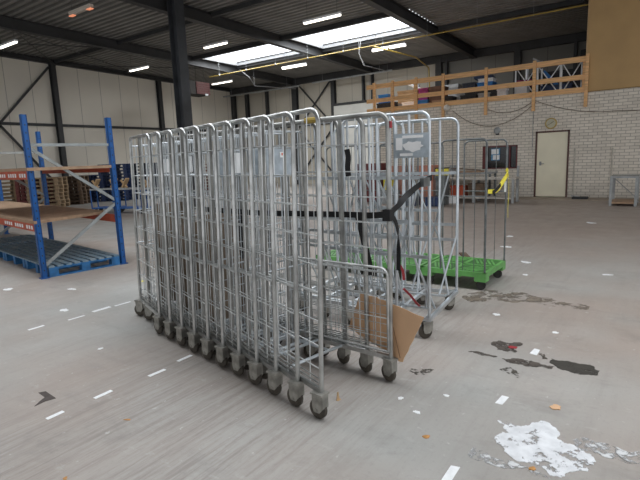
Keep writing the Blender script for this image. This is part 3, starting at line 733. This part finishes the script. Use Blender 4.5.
for k_, (x, y, lab) in enumerate([(8.55, 14.95, 'crossed wood offcuts on the leftmost blue trolley'), (8.95, 14.6, 'pale wood offcut upright on the leftmost blue trolley, right side'), (8.9, 13.9, 'pale wood offcut on the middle blue trolley'), (9.1, 13.0, 'pale wood offcut on the blue trolley by the first roll cage')]):
    o = thing('wood_offcut', lab, 'wood', (x, y, .785)); m = MB(); m.bar((0, .02, 0.02), (.05, -.16, .30), .15, .05); m.build('plank', boxcard, o, smooth=False)
    m = MB(); m.bar((.03, -.12, .02), (0, .12, .25), .06, .04); m.build('cross_plank', boxcard, o, smooth=False)
# ------------------------------------------------------------------ nested roll cages
CW, CD, CT, CH = .62, .645, .10, 1.69
LEAN = .06
D2 = Vector((.0405, .198, 0)); STEP = D2.length; DIR = D2.normalized(); NRM = Vector((DIR.y, -DIR.x, 0))
RZ = -math.atan2(DIR.x, DIR.y)
P0 = Vector((2.01, 1.47, 0))
LV = [1.52, 1.35, 1.19, 1.03, .87, .56, .42, .29]
def caster(mb_parent, x, y, yaw, hub=cast_m, r=.058, h=.16):
    m = MB(); T = Matrix.Translation((x, y, 0)) @ Matrix.Rotation(yaw, 4, 'Z')
    m.box((-.034, -.042, h-.010), (.034, .042, h), T)
    for a in (-1, 1):
        m.quadstrip([[T @ Vector((a*.024+q, y, z)) for y, z in ((-.040, h-.01), (.036, h-.01), (.036, .075), (.026, .045), (-.014, .045), (-.040, .075))] for q in (-.002, .002)])
    m.box((-.024, -.041, .075), (.024, -.034, h-.01), T); m.cyl(T @ Vector((0, .012, r)), T.to_3x3() @ Vector((1, 0, 0)), .012, .06, 8)
    c = m.build('caster', hub, mb_parent, smooth=False)
    m = MB(); a = T @ Vector((0, 0, r)) - T @ Vector((0, 0, 0)); d = T.to_3x3() @ Vector((1, 0, 0)); cc = T @ Vector((0, .012, r))
    m.lathe(cc-d*.016, d, [(.012, -.004), (r*.55, 0), (r*.9, .002), (r, .007), (r, .025), (r*.9, .030), (r*.55, .032), (.012, .036)], 18)
    m.build('wheel', tyre, c)
    return c
def side_panel(root, left):
    def P(y, z, off=0):
        if left: return Vector((CT*y/CD+LEAN*z/CH+off, y, z))
        return Vector((CW-CT*y/CD+off, y, z))
    up = (P(0, 1)-P(0, 0)).normalized(); al = (P(1, 0)-P(0, 0)).normalized()
    r = .0135 if left else .015
    m = MB()
    pts = [P(0, .15)]+arc(P(0, CH), up, al, .075, 6)+arc(P(CD, CH), al, -up, .03, 3)+[P(CD, .15)]
    m.tube(pts, r, 10)
    fr = m.build('side_frame', galv if left else galv_dull, root)
    m = MB()
    for z in LV: m.tube([P(0, z), P(CD, z)], .0038, 5)
    m.tube([P(0, .72), P(CD, .72)], .0075, 6)
    for y in (.11, .23, .47, .58): m.tube([P(y, .17), P(y, CH)], .003, 5)
    m.build('wire_infill', galv_wire, fr)
    m = MB(); a = P(.345, .17); b = P(.345, CH-.01); m.bar(a, b, .004, .026, (0, 1, 0)); m.build('flat_bar', galv_dull, fr, smooth=False)
    m = MB()
    m.bar(P(0, .165), P(CD, .165), .022, .03); m.tube([P(0, .205), P(CD, .205)], .006, 6); m.tube([P(0, .232), P(CD, .232)], .005, 6)
    m.build('bottom_rail', galv, fr, smooth=False)
    return P
def roll_cage(label):
    o = thing('roll_cage', label, 'roll cage', P0, RZ, 'galvanised roll cages nested in the long row')
    PL = side_panel(o, True); PR = side_panel(o, False)
    # rear wire panel
    m = MB()
    a, b = PL(CD, CH), PR(CD, CH)
    for z in [1.62, 1.52, 1.35, 1.19, 1.03, .87, .72, .56, .40, .25]: m.tube([PL(CD, z), PR(CD, z)], .0032 if z not in (1.62, .72) else .007, 5)
    nn = 7
    for i in range(1, nn): 
        t_ = i/nn; m.tube([PL(CD, .17).lerp(PR(CD, .17), t_), PL(CD, 1.62).lerp(PR(CD, 1.62), t_)], .003, 5)
    m.build('rear_panel', galv_blue, o)
    # base frame: V-shaped tubes and cross bars
    m = MB(); z = .165
    q0, q1 = PL(CD, z), PR(CD, z)
    m.tube([q0, q1], .013, 8); m.tube([PL(.38, z), PR(.38, z)], .011, 8)
    m.tube([PL(.38, z)+Vector((.12, 0, 0)), q0+Vector((.1, 0, 0))], .009, 6); m.tube([PR(.38, z)-Vector((.12, 0, 0)), q1-Vector((.1, 0, 0))], .009, 6)
    m.build('base_frame', galv_blue, o)
    caster(o, 0, 0.01, .12); caster(o, CW, 0.01, -.1); caster(o, CT, CD, .5); caster(o, CW-CT, CD, .3)
    return o
ORDN = ['nearest', 'second', 'third', 'fourth', 'fifth', 'sixth', 'seventh', 'eighth', 'ninth', 'tenth', 'eleventh and farthest']
cage0 = roll_cage('galvanised wire roll cage, nearest of the nested row, with a low wire gate')
# grey sheet plate as its own part
cages = [cage0]
for i in range(1, 11):
    p = P0+D2*i
    lab = ('galvanised wire roll cage, %s from the near end of the nested row' % ORDN[i]) if i < 10 else 'galvanised wire roll cage, farthest and leftmost of the nested row'
    c = dup(cage0, p, RZ+random.uniform(-.012, .012), lab)
    cages.append(c)
for i in (0, 1, 3):
    m = MB(); m.box((.19, CD-.012, 1.33), (.43, CD-.006, 1.51)); m.build('name_plate', galv_plate, cages[i], smooth=False)
for i, h_ in ((4, 1.05), (6, .95), (8, 1.1)):
    m = MB(); m.box((.13, CD-.04, .20), (.49, CD-.025, h_)); m.box((.13, CD-.045, .60), (.49, CD-.02, .63)); sh = m.build('folded_shelf', shelfwood, cages[i], smooth=False); sh['label'] = 'brown wooden shelf folded upright inside the cage'
# paper slips differ per cage
slips = [(1, .27, 1.36, .07, .13), (2, .22, 1.36, .09, .14), (4, .25, 1.38, .08, .12), (6, .24, 1.37, .1, .13), (8, .26, 1.37, .08, .12), (0, .30, 1.455, .05, .035)]
for (i, x, z, w_, h_) in slips:
    m = MB(); m.box((x, CD-.016, z), (x+w_, CD-.0125, z+h_)); m.build('paper_label', paper, cages[i], smooth=False)
m = MB(); m.box((.31, CD-.018, 1.468), (.34, CD-.0165, 1.484)); m.build('red_sticker', paper_red, cages[0], smooth=False)
# low gate of the nearest cage along its right side
def PRs(y, z, off=0): return Vector((CW-CT*y/CD+off, y, z))
def gate(root, off=-.032, z0=.215, z1=.755, y1=.80, dense=True):
    m = MB()
    pts = [PRs(-.005, z0, off)]+arc(PRs(-.005, z1, off), (0, 0, 1), (PRs(1, 0)-PRs(0, 0)), .05, 5)+arc(PRs(y1, z1, off), (PRs(1, 0)-PRs(0, 0)), (0, 0, -1), .04, 4)+[PRs(y1, z0, off)]
    pts.append(pts[0]); m.tube(pts, .0085, 8)
    g = m.build('low_gate', galv, root)
    m = MB(); k = int(y1/.048)
    for i in range(1, k): y = y1*i/k; m.tube([PRs(y, z0, off), PRs(y, z1, off)], .0026, 4)
    z = z0+.06
    while z < z1-.02: m.tube([PRs(0, z, off), PRs(y1, z, off)], .0024, 4); z += .06
    m.build('wire_mesh', galv, g)
gate(cage0)
m = MB(); m.box((CW-.03, -.01, .50), (CW-.018, .008, .70)); m.build('hinge_plate', galv_dull, cage0, smooth=False)
m = MB(); m.tube([(CW+.004, -.018, 1.60), (CW+.004, -.018, 1.64)], .009, 6); m.build('red_clip', red_m, cage0)
m = MB(); m.tube([PRs(.50, CH), PRs(.62, CH)], .020, 8)
m.build('yellow_sleeve', yellow_pipe, cages[0])

# cardboard sheet hooked on the gate
o = thing('cardboard_sheet', 'torn brown cardboard sheet hanging on the near roll cage gate', 'cardboard', P0+NRM*(CW+.035), RZ)
def cs(n_, y, z): return Vector((n_, y, z))
pA, pB, pC, pD = cs(-.03, .255, .55), cs(.03, -.205, .46), cs(.0, -.06, .137), cs(-.035, .374, .276)
pE, pF = cs(.0, .07, .52), cs(.0, .075, .175)
m = MB(); rows = []
N_ = 14
for i in range(N_+1):
    s_ = i/N_
    top = pA.lerp(pE, s_/.45) if s_ < .45 else pE.lerp(pB, (s_-.45)/.55)
    bot = pD.lerp(pF, s_/.45) if s_ < .45 else pF.lerp(pC, (s_-.45)/.55)
    rows.append([top.lerp(bot, j/8)+Vector((.006*math.sin(3*j+2*i)+.002*math.cos(i*5), 0, .003*math.sin(i*2.3) if j in (0, 8) else 0)) for j in range(9)])
m.quadstrip([list(r)+[p+Vector((.004, 0, 0)) for p in reversed(r)] for r in rows])
cb = m.build('sheet', card_m, o)
m = MB(); m.bar(pE.lerp(pB, .1)+Vector((-.008, 0, -.02)), pF.lerp(pC, .95)+Vector((-.010, 0, .03)), .002, .004); m.build('crease', mat('cardboard_crease', (.26, .14, .07), .8), o)

# straps
def webbing(name, label, pts, w_, wd, mm, th=.003, smoothn=6, parts=None):
    P_ = [Vector(p) for p in pts]; out = []; W = []
    for i in range(len(P_)-1):
        p0 = P_[max(i-1, 0)]; p1 = P_[i]; p2 = P_[i+1]; p3 = P_[min(i+2, len(P_)-1)]
        for k in range(smoothn):
            t = k/smoothn
            out.append(.5*((2*p1)+(-p0+p2)*t+(2*p0-5*p1+4*p2-p3)*t*t+(-p0+3*p1-3*p2+p3)*t**3))
            if isinstance(wd, list): W.append(Vector(wd[i]).lerp(Vector(wd[i+1]), t))
    out.append(P_[-1])
    if isinstance(wd, list): W.append(Vector(wd[-1]))
    m = MB(); m.strip(out, w_, th, W if isinstance(wd, list) else wd)
    o = thing(name, label, 'strap'); m.build('webbing', mm, o)
    return o
s1 = webbing('lashing_strap', 'black strap running along inside the row of roll cages', [(2.618, 1.36, 1.089), (2.681, 1.5, 1.068), (2.758, 1.65, 1.057), (2.776, 1.78, 1.054), (2.742, 1.95, 1.055), (2.655, 2.15, 1.062), (2.615, 2.4, 1.062), (2.584, 2.7, 1.071), (2.612, 3.05, 1.074)], .04, (0, 0, 1), black_m)
s2 = webbing('lashing_strap', 'black strap tail hanging down behind the right cage posts', [(2.775, 1.66, 1.055), (2.823, 1.66, .932), (2.872, 1.66, .798), (2.923, 1.66, .658), (2.935, 1.66, .604)], .045, tuple(R), black_m)
s3 = webbing('lashing_strap', 'black twisted strap tying the near cage post to the grey A-frame cage', [(2.60, 1.34, 1.09), (2.74, 1.35, 1.125), (2.87, 1.36, 1.17), (3.0, 1.37, 1.2), (3.12, 1.38, 1.226), (3.28, 1.385, 1.26), (3.395, 1.39, 1.272)], .042, [(0, 0, 1), (.2, 0, 1), (.3, 1, .4), (.0, .3, 1), (0, 0, 1), (0, 0, 1), (0, 0, 1)], black_m)
m = MB(); m.cbox((3.22, 1.37, 1.247), (.11, .03, .06), None); m.build('buckle', rod_dark, s3, smooth=False)
m = MB(); m.cbox((2.605, 1.345, 1.085), (.06, .05, .07), None); m.build('knot', black_m, s3, smooth=False)
s4 = webbing('lashing_strap', 'black loose strap end drooping from the near cage post knot', [(2.60, 1.335, 1.09), (2.66, 1.33, 1.05), (2.70, 1.33, .98), (2.71, 1.33, .86), (2.705, 1.33, .72)], .035, [(0, 0, 1), (.3, 0, .8), (1, 0, 0), (.35, 1, 0), (.3, 1, 0)], black_m)
s5 = webbing('lashing_strap', 'black strap piece hanging inside the middle of the cage row', [(2.46, 2.45, 1.06), (2.47, 2.45, .9), (2.48, 2.46, .74)], .05, tuple(R), black_m)
s6 = webbing('lashing_strap', 'short black strap piece hanging beside the right arch of the near cage', [(2.64, 1.65, 1.49), (2.655, 1.65, 1.44), (2.645, 1.65, 1.38), (2.65, 1.65, 1.32)], .035, tuple(R), black_m)

# ------------------------------------------------------------------ grey A-frame cages (group at the right)
def aframe_cage(label, loc, rz, plate):
    o = thing('aframe_cage', label, 'roll cage', loc, rz, 'grey A-frame roll cages right of the row')
    W_, D_, H_ = .86, .74, 1.75
    for s_ in (0, 1):
        dx = (.06 if s_ == 0 else -.06)
        def P(y, z, off=0): return Vector((s_*W_+dx*y/D_+off, y, z))
        al = (P(1, 0)-P(0, 0)).normalized()
        m = MB()
        m.tube([P(0, .16)]+arc(P(0, H_), (0, 0, 1), al, .07, 6)+arc(P(D_, H_), al, (0, 0, -1), .07, 6)+[P(D_, .16)], .0125, 10)
        fr = m.build('side_frame', galv_blue, o)
        m = MB()
        for y in (.16, .32, .50): m.tube([P(y, .66), P(y, H_)], .011, 8)
        m.build('inner_tube', galv_blue, fr)
        m = MB()
        for z, y0, y1 in ((1.27, 0, D_), (.93, .16, .5), (.80, 0, D_), (.66, 0, D_)): m.bar(P(y0, z), P(y1, z), .012, .026)
        m.build('cross_bar', galv_blue, fr, smooth=False)
        inn = .22 if s_ == 0 else -.22
        m = MB()
        for y, yy in ((.0, .10), (.16, .02), (.32, .30), (.5, .44), (D_, .62)):
            m.tube([P(y, 1.27, 0), P(y, .70, inn*.15), P(yy, .19, inn)], .0095, 8)
        for y, yy in ((.08, .24), (.42, .16)): m.tube([P(y, 1.25), P(yy, .66)], .008, 6)
        m.build('splayed_leg', galv_blue, fr)
        m = MB(); m.tube([P(.02, .18), P(.05, .18, inn), P(D_-.1, .18, inn), P(D_, .18)], .011, 8); m.build('foot_loop', galv_blue, fr)
    m = MB(); m.bar((-.01, 0, .165), (W_+.01, 0, .165), .028, .03); m.bar((.05, D_, .165), (W_-.05, D_, .165), .03, .03)
    m.bar((0, 0, .165), (.06, D_, .165), .03, .03); m.bar((W_, 0, .165), (W_-.06, D_, .165), .03, .03)
    m.build('base_frame', galv_blue, o, smooth=False)
    for x, y in ((.03, .03), (W_-.05, .05), (.08, D_-.02), (W_-.1, D_-.02)): caster(o, x, y, .7, cast_m, .055, .145)
    if plate:
        m = MB(); m.box((-.022, .0, 1.42), (-.016, .27, 1.60))
        p_ = m.build('name_plate', galv_plate, o, smooth=False)
        m = MB()
        rr_ = [1, 1.15, .95, 1.1, .8, 1.05, 1.2, .9, 1.1, .85, 1.1, 1.0, 1.25, .9, 1.05, .9]
        poly = [(.12+.075*rr_[k]*math.cos(k*math.pi/8), 1.505+.036*rr_[k]*math.sin(k*math.pi/8)) for k in range(16)]
        m.quadstrip([[(-.0265, y, z) for y, z in poly], [(-.0225, y, z) for y, z in poly]])
        m.box((-.0265, .04, 1.565), (-.0225, .2, 1.585)); m.box((-.0265, .12, 1.435), (-.0225, .22, 1.455)); m.box((-.0265, .2, 1.48), (-.0225, .25, 1.57))
        m.build('torn_paper', paper, p_, smooth=False)
    return o
aframe_cage('grey tubular A-frame cage with a plate, nearest the strap', (3.42, 1.42, 0), .10, True)
aframe_cage('grey tubular A-frame cage nested behind the one with the plate', (3.46, 1.72, 0), .08, False)
aframe_cage('grey tubular A-frame cage rearmost beside the cage row', (3.50, 2.02, 0), .06, False)
o = thing('red_strap', 'red strap lying on the A-frame cage base', 'strap'); m = MB()
m.strip([(3.30, 1.62, .62), (3.33, 1.60, .56), (3.35, 1.6, .48)], .022, .004, tuple(R)); m.build('upper_end', red_m, o)
m = MB(); m.strip([(3.38, 1.62, .40), (3.46, 1.60, .33), (3.53, 1.58, .25), (3.60, 1.58, .20)], .018, .004, tuple(R)); m.build('lower_end', red_m, o)

# ------------------------------------------------------------------ green plastic base containers
def green_cart(label, loc, rz=0, sides=True):
    o = thing('green_base_container', label, 'roll container', loc, rz, 'roll containers with green plastic bases')
    W_, D_ = .73, .72; z0, z1 = .10, .20
    m = MB(); m.box((0, 0, z1-.055), (W_, D_, z1-.006))
    for x in (0, W_-.12):
        for y in (0, D_-.12): m.box((x, y, z0), (x+.12, y+.12, z1-.05))
    m.box((.0, .27, z0+.03), (.10, .45, z1-.05)); m.box((W_-.1, .27, z0+.03), (W_, .45, z1-.05))
    b = m.build('plastic_base', green_m, o, smooth=False)
    m = MB(); 
    for (x0, y0, x1, y1) in ((0, 0, W_, .035), (0, D_-.035, W_, D_), (0, 0, .035, D_), (W_-.035, 0, W_, D_), (W_/2-.02, .03, W_/2+.02, D_-.03), (.03, D_/2-.02, W_-.03, D_/2+.02)): m.box((x0, y0, z1-.008), (x1, y1, z1))
    for qx in (0, 1):
        for qy in (0, 1):
            cx = W_*(.25+.5*qx); cy = D_*(.25+.5*qy)
            for k in range(-3, 4):
                a = Vector((cx-.11, cy+k*.045, z1-.004)); dd = Vector((.22, .10*(1 if (qx+qy) % 2 else -1), 0))
                e = a+dd-Vector((0, dd.y/2, 0)); a = a-Vector((0, dd.y/2, 0))
                ly, hy = cy-.145, cy+.145
                if ly < a.y < hy and ly < e.y < hy: m.bar(a, e, .02, .008)
    m.build('deck_rib', green_m, b, smooth=False)
    m = MB(); m.box((.036, .036, z1-.007), (W_-.036, D_-.036, z1-.0055)); m.build('deck_recess', green_dk, b, smooth=False)
    for x, y in ((.07, .07), (W_-.07, .07), (.07, D_-.07), (W_-.07, D_-.07)): 
        m = MB(); m.cyl((x, y, .05), (1, .3, 0), .05, .035, 14); m.build('wheel', rubber, o)
    if sides:
        for s_ in (0, 1):
            x = .012+s_*(W_-.024)
            def P(y, z): return Vector((x, y, z))
            m = MB(); m.tube([P(.015, .19)]+arc(P(.015, 1.58), (0, 0, 1), (0, 1, 0), .06, 6)+arc(P(.50, 1.58), (0, 1, 0), (0, 0, -1), .06, 6)+[P(.50, .19)], .010, 8)
            fr = m.build('side_frame', rod_dark, o)
            m = MB()
            for y in (.13, .25, .37): m.tube([P(y, .19), P(y, 1.58)], .004, 5)
            m.build('thin_rod', rod_dark, fr)
            m = MB(); m.tube([P(.015, 1.0), P(.5, 1.0)], .006, 6); m.build('cross_rod', rod_dark, fr)
    return o
green_cart('roll container with green plastic base, nearest of its row', (4.96, 1.44, 0), -.02)
green_cart('roll container with green plastic base, second of its row', (4.98, 2.19, 0), -.02)
green_cart('roll container with green plastic base, rearmost behind the wire cages', (5.0, 2.94, 0), -.02)
y1_ = webbing('lashing_strap', 'yellow strap slung between the posts of the green-based container', [(5.62, 1.43, 1.25), (5.58, 1.40, 1.21), (5.45, 1.42, 1.12), (5.3, 1.43, 1.05), (5.15, 1.43, 1.04), (4.98, 1.44, 1.05)], .045, [(0, 0, 1), (0, 0, 1), (0, .4, 1), (0, .2, 1), (0, .6, 1), (0, 0, 1)], yellow_m)
y2_ = webbing('lashing_strap', 'yellow strap tail hanging from the right post of the green-based container', [(5.57, 1.39, 1.2), (5.56, 1.38, 1.0), (5.54, 1.38, .85), (5.55, 1.38, .72)], .035, (1, .3, 0), yellow_m)
s7 = webbing('lashing_strap', 'short black strap under the yellow strap on the container', [(5.30, 1.40, 1.10), (5.2, 1.41, 1.06), (5.08, 1.42, 1.03)], .04, (0, 0, 1), black_m)
m = MB(); m.tube([(5.60, 1.43, 1.0), (5.60, 1.43, 1.12)], .012, 6); tag(m.build('white_tape_wrap', tape_m), 'white tape on the right post of the green container', 'tape')
o = thing('brown_offcut', 'brown offcut lying on the floor behind the green base', 'wood', (6.6, 2.2, 0), .5); m = MB(); m.box((-.25, -.05, 0), (.25, .05, .02)); m.build('strip', palletdark, o, smooth=False)

# ------------------------------------------------------------------ marks and scraps on the floor
def flat(name, label, cat, poly, mm, h=.0025, z=0., group=None):
    if name in ('tar_patch', 'paint_spill', 'paint_smear', 'dirt_patch') and len(poly) < 34:      # ragged edge
        rd = random.Random(len(poly)*7+len(label)); P_ = [Vector(p) for p in poly]
        for _ in range(3):
            Q = []
            for i, p in enumerate(P_):
                q = P_[(i+1) % len(P_)]; d = q-p; k = rd.uniform(-.22, .22)
                Q += [p, (p+q)/2+Vector((-d.y, d.x))*k]
            P_ = Q
        poly = [tuple(p) for p in P_]
    cx = sum(p[0] for p in poly)/len(poly); cy = sum(p[1] for p in poly)/len(poly)
    m = MB(); m.prism([(p[0]-cx, p[1]-cy) for p in poly], 0, h); o = m.build(name, mm, None, (cx, cy, z), smooth=False)
    return tag(o, label, cat, group)
def tapes(x0, x1, y, lab, wd=.03):
    a = random.uniform(-.006, .006); flat('tape_strip', lab, 'tape', [(x0, y-wd/2), (x1, y-wd/2+a), (x1, y+wd/2+a), (x0, y+wd/2)], tape_m)
tapes(1.17, 1.27, 2.84, 'white tape dash on the floor, leftmost of the near line')
tapes(1.46, 1.58, 2.835, 'white tape dash on the floor, second from left in the near line')
tapes(1.84, 1.97, 2.81, 'white tape dash on the floor, third from left in the near line')
tapes(2.11, 2.24, 2.84, 'white tape dash on the floor beside the cage wheels, last of the near line')
tapes(1.86, 2.0, 4.63, 'faint white tape dash, leftmost of the far line')
tapes(2.47, 2.66, 4.62, 'white tape dash in the middle of the far line', .05)
tapes(2.70, 2.88, 4.60, 'white tape dash at the right of the far line')
tapes(2.2, 2.36, 4.58, 'faint white tape dash, second from left in the far line', .025)
flat('floor_arrow', 'dark angle-shaped mark on the floor at left', 'mark', [(1.204, 3.065), (1.271, 3.074), (1.33, 3.056), (1.342, 3.213), (1.307, 3.236), (1.298, 3.132), (1.258, 3.107)], tape_dark)
flat('tape_strip', 'white tape piece at the bottom edge right of centre', 'tape', [(1.87, .72), (1.88, .68), (2.0, .68), (1.99, .72)], tape_m)
flat('tape_strip', 'white tape piece above the white paint spill', 'tape', [(2.68, .71), (2.68, .67), (2.79, .66), (2.79, .70)], tape_m)
flat('tape_strip', 'white tape piece between the dark tar patches', 'tape', [(3.52, .70), (3.51, .65), (3.62, .65), (3.63, .69)], tape_m)
def blob(name, label, cat, cx, cy, rx, ry, mm, rz=0, n=18, amp=.25, h=.002, z=0., seed=1):
    rd = random.Random(seed); ph = [rd.uniform(0, 6.28) for _ in range(4)]
    poly = []
    for k in range(n*2):
        a = k*math.pi/n; r = 1+amp*(.5*math.sin(2*a+ph[0])+.4*math.sin(3*a+ph[1])+.35*math.sin(5*a+ph[2])+.3*math.sin(9*a+ph[3]))
        x, y = rx*r*math.cos(a), ry*r*math.sin(a); poly.append((cx+x*math.cos(rz)-y*math.sin(rz), cy+x*math.sin(rz)+y*math.cos(rz)))
    return flat(name, label, cat, poly, mm, h, z)
def pxp(pts):      # outline measured on the floor plane
    return pts
flat('paint_spill', 'large white paint spill on the floor at lower right', 'spill', [(2.337, 0.615), (2.397, 0.597), (2.403, 0.564), (2.47, 0.604), (2.497, 0.647), (2.513, 0.603), (2.492, 0.551), (2.517, 0.511), (2.568, 0.487), (2.617, 0.451), (2.591, 0.39), (2.538, 0.345), (2.477, 0.35), (2.452, 0.314), (2.445, 0.253), (2.418, 0.191), (2.371, 0.167), (2.31, 0.17), (2.254, 0.228), (2.21, 0.268), (2.165, 0.28), (2.155, 0.325), (2.191, 0.36), (2.199, 0.411), (2.183, 0.468), (2.215, 0.517), (2.26, 0.55), (2.298, 0.6)], paint_white)
flat('paint_smear', 'thin scraped white paint band right of the spill', 'smear', [(2.509, 0.282), (2.562, 0.227), (2.556, 0.147), (2.565, 0.004), (2.574, -0.058), (2.454, -0.059), (2.456, -0.0), (2.436, 0.063), (2.441, 0.155), (2.445, 0.253)], paint_thin)
flat('paint_smear', 'thin scraped paint band left of the spill at the photo bottom', 'smear', [(2.192, 0.675), (2.176, 0.614), (2.172, 0.486), (2.162, 0.345), (2.129, 0.32), (2.113, 0.393), (2.097, 0.528), (2.112, 0.682)], paint_thin)
flat('tar_patch', 'large black tar patch on the floor at right', 'stain', [(3.503, 0.553), (3.491, 0.496), (3.501, 0.39), (3.506, 0.295), (3.447, 0.255), (3.361, 0.267), (3.333, 0.342), (3.347, 0.424), (3.363, 0.495), (3.418, 0.547)], tar)
flat('tar_patch', 'black tar patch with red scrap at its edge', 'stain', [(3.568, 0.983), (3.664, 0.948), (3.642, 0.874), (3.702, 0.805), (3.664, 0.78), (3.567, 0.823), (3.488, 0.788), (3.473, 0.848), (3.483, 0.916)], tar2)
flat('tar_patch', 'thin brown-black streak left of the large tar patch', 'stain', [(3.333, 0.843), (3.389, 0.749), (3.396, 0.66), (3.364, 0.595), (3.378, 0.512), (3.318, 0.529), (3.303, 0.611), (3.302, 0.699), (3.294, 0.802)], tar2)
flat('tar_patch', 'small dark tar dot right of the tape piece', 'stain', [(3.543, 0.644), (3.555, 0.607), (3.482, 0.573), (3.462, 0.607)], tar2)
flat('tar_patch', 'thin black line left of the tar patches', 'stain', [(3.337, 1.082), (3.367, 0.998), (3.35, 0.879), (3.321, 0.881), (3.318, 0.983)], tar2)
flat('tar_patch', 'small speckled tar spot below the thin streak', 'stain', [(3.152, 0.811), (3.226, 0.77), (3.16, 0.701), (3.073, 0.675), (3.098, 0.738)], tar3)
flat('dirt_patch', 'brown dirt patch on the floor in front of the green base', 'stain', [(4.791, 1.572), (5.048, 1.46), (5.124, 1.199), (5.022, 0.955), (4.949, 0.695), (4.972, 0.466), (4.804, 0.485), (4.777, 0.708), (4.81, 0.954), (4.741, 1.28), (4.526, 1.484)], damp)
blob('dirt_patch', 'grey dirt patch in front of the A-frame cage wheel', 'stain', 2.85, 1.25, .04, .08, tar3, .3, seed=12, amp=.5)
blob('red_scrap', 'small red scrap on the tar patch', 'scrap', 3.57, .83, .02, .035, red_m, .3, seed=8, z=.002, h=.004)
blob('orange_scrap', 'orange brown scrap at the top of the paint spill', 'scrap', 2.80, .41, .028, .028, card_m, .3, seed=9, z=.002, h=.004)
blob('orange_scrap', 'small orange scrap at the bottom edge of the spill', 'scrap', 2.16, .40, .014, .014, leafbrown, .3, seed=10, z=.002, h=.004)
blob('orange_scrap', 'orange leaf scrap on the floor below the cage row end', 'scrap', 2.15, .91, .014, .018, leafbrown, .3, seed=11, h=.004)
o = thing('wood_chip', 'small tan wedge standing by the nearest left cage wheel', 'scrap', (2.24, 1.51, 0)); m = MB(); m.prism([(-.012, -.01), (.018, -.01), (.018, .01), (-.012, .01)], 0, .002); m.quadstrip([[(-.015, 0, 0), (.015, 0, 0), (.015, .004, 0), (-.015, .004, 0)], [(-.004, 0, .05), (.006, 0, .05), (.006, .004, .05), (-.004, .004, .05)]]); m.build('chip', boxcard, o, smooth=False)
scr = [(4.28, 1.14, .05, .03, 'white torn paper in front of the green base'), (5.9, 1.25, .05, .03, 'small white scrap right of the green base'), (6.6, 1.4, .12, .04, 'white paper right behind the green base'), (7.6, 1.9, .14, .05, 'white paper on the floor before the workbench'), (8.6, 2.1, .1, .06, 'small white paper farther toward the door'),
       (6.3, .45, .08, .03, 'white scrap on the open floor at right'), (4.05, .62, .04, .02, 'tiny white scrap near the tape piece'), (2.35, 1.05, .025, .02, 'small white ring of paint near the cardboard'), (2.62, .98, .02, .018, 'small white speck right of the cardboard sheet'), (2.45, 1.2, .03, .015, 'small white smear below the cardboard sheet'),
       (1.95, 3.6, .03, .018, 'small pale scrap on the floor left of the cage wheels'), (2.35, 4.95, .09, .035, 'pale paper scrap between the rack and the tape line'), (2.85, 5.75, .1, .03, 'white paper scrap by the rack foot'), (2.45, 6.5, .1, .05, 'white paper scrap left of the rack foot'), (2.2, 6.9, .1, .04, 'white paper scrap farthest left before the rack'),
       (3.5, 5.3, .06, .03, 'yellowish scrap right of the rack pallet'), (3.75, 5.1, .07, .03, 'white scrap just left of the farthest roll cage'), (9.8, 3.6, .2, .05, 'white paper strip on the far floor before the door'), (10.8, 1.1, .2, .06, 'white paper on the far floor at right'), (8.0, 3.6, .12, .05, 'pale paper seen through the green container posts'), (.95, 2.2, .015, .01, 'tiny brown chip on the near floor at left'), (1.42, 2.42, .03, .006, 'brown matchstick-like sliver on the near floor')]
for i, (x, y, a, b, lab) in enumerate(scr):
    blob('paper_scrap', lab, 'scrap', x, y, a*.6, b, yellow_m if 'yellowish' in lab else (leafbrown if 'brown' in lab else tape_m), .4*i, seed=20+i, h=.003, amp=.3)
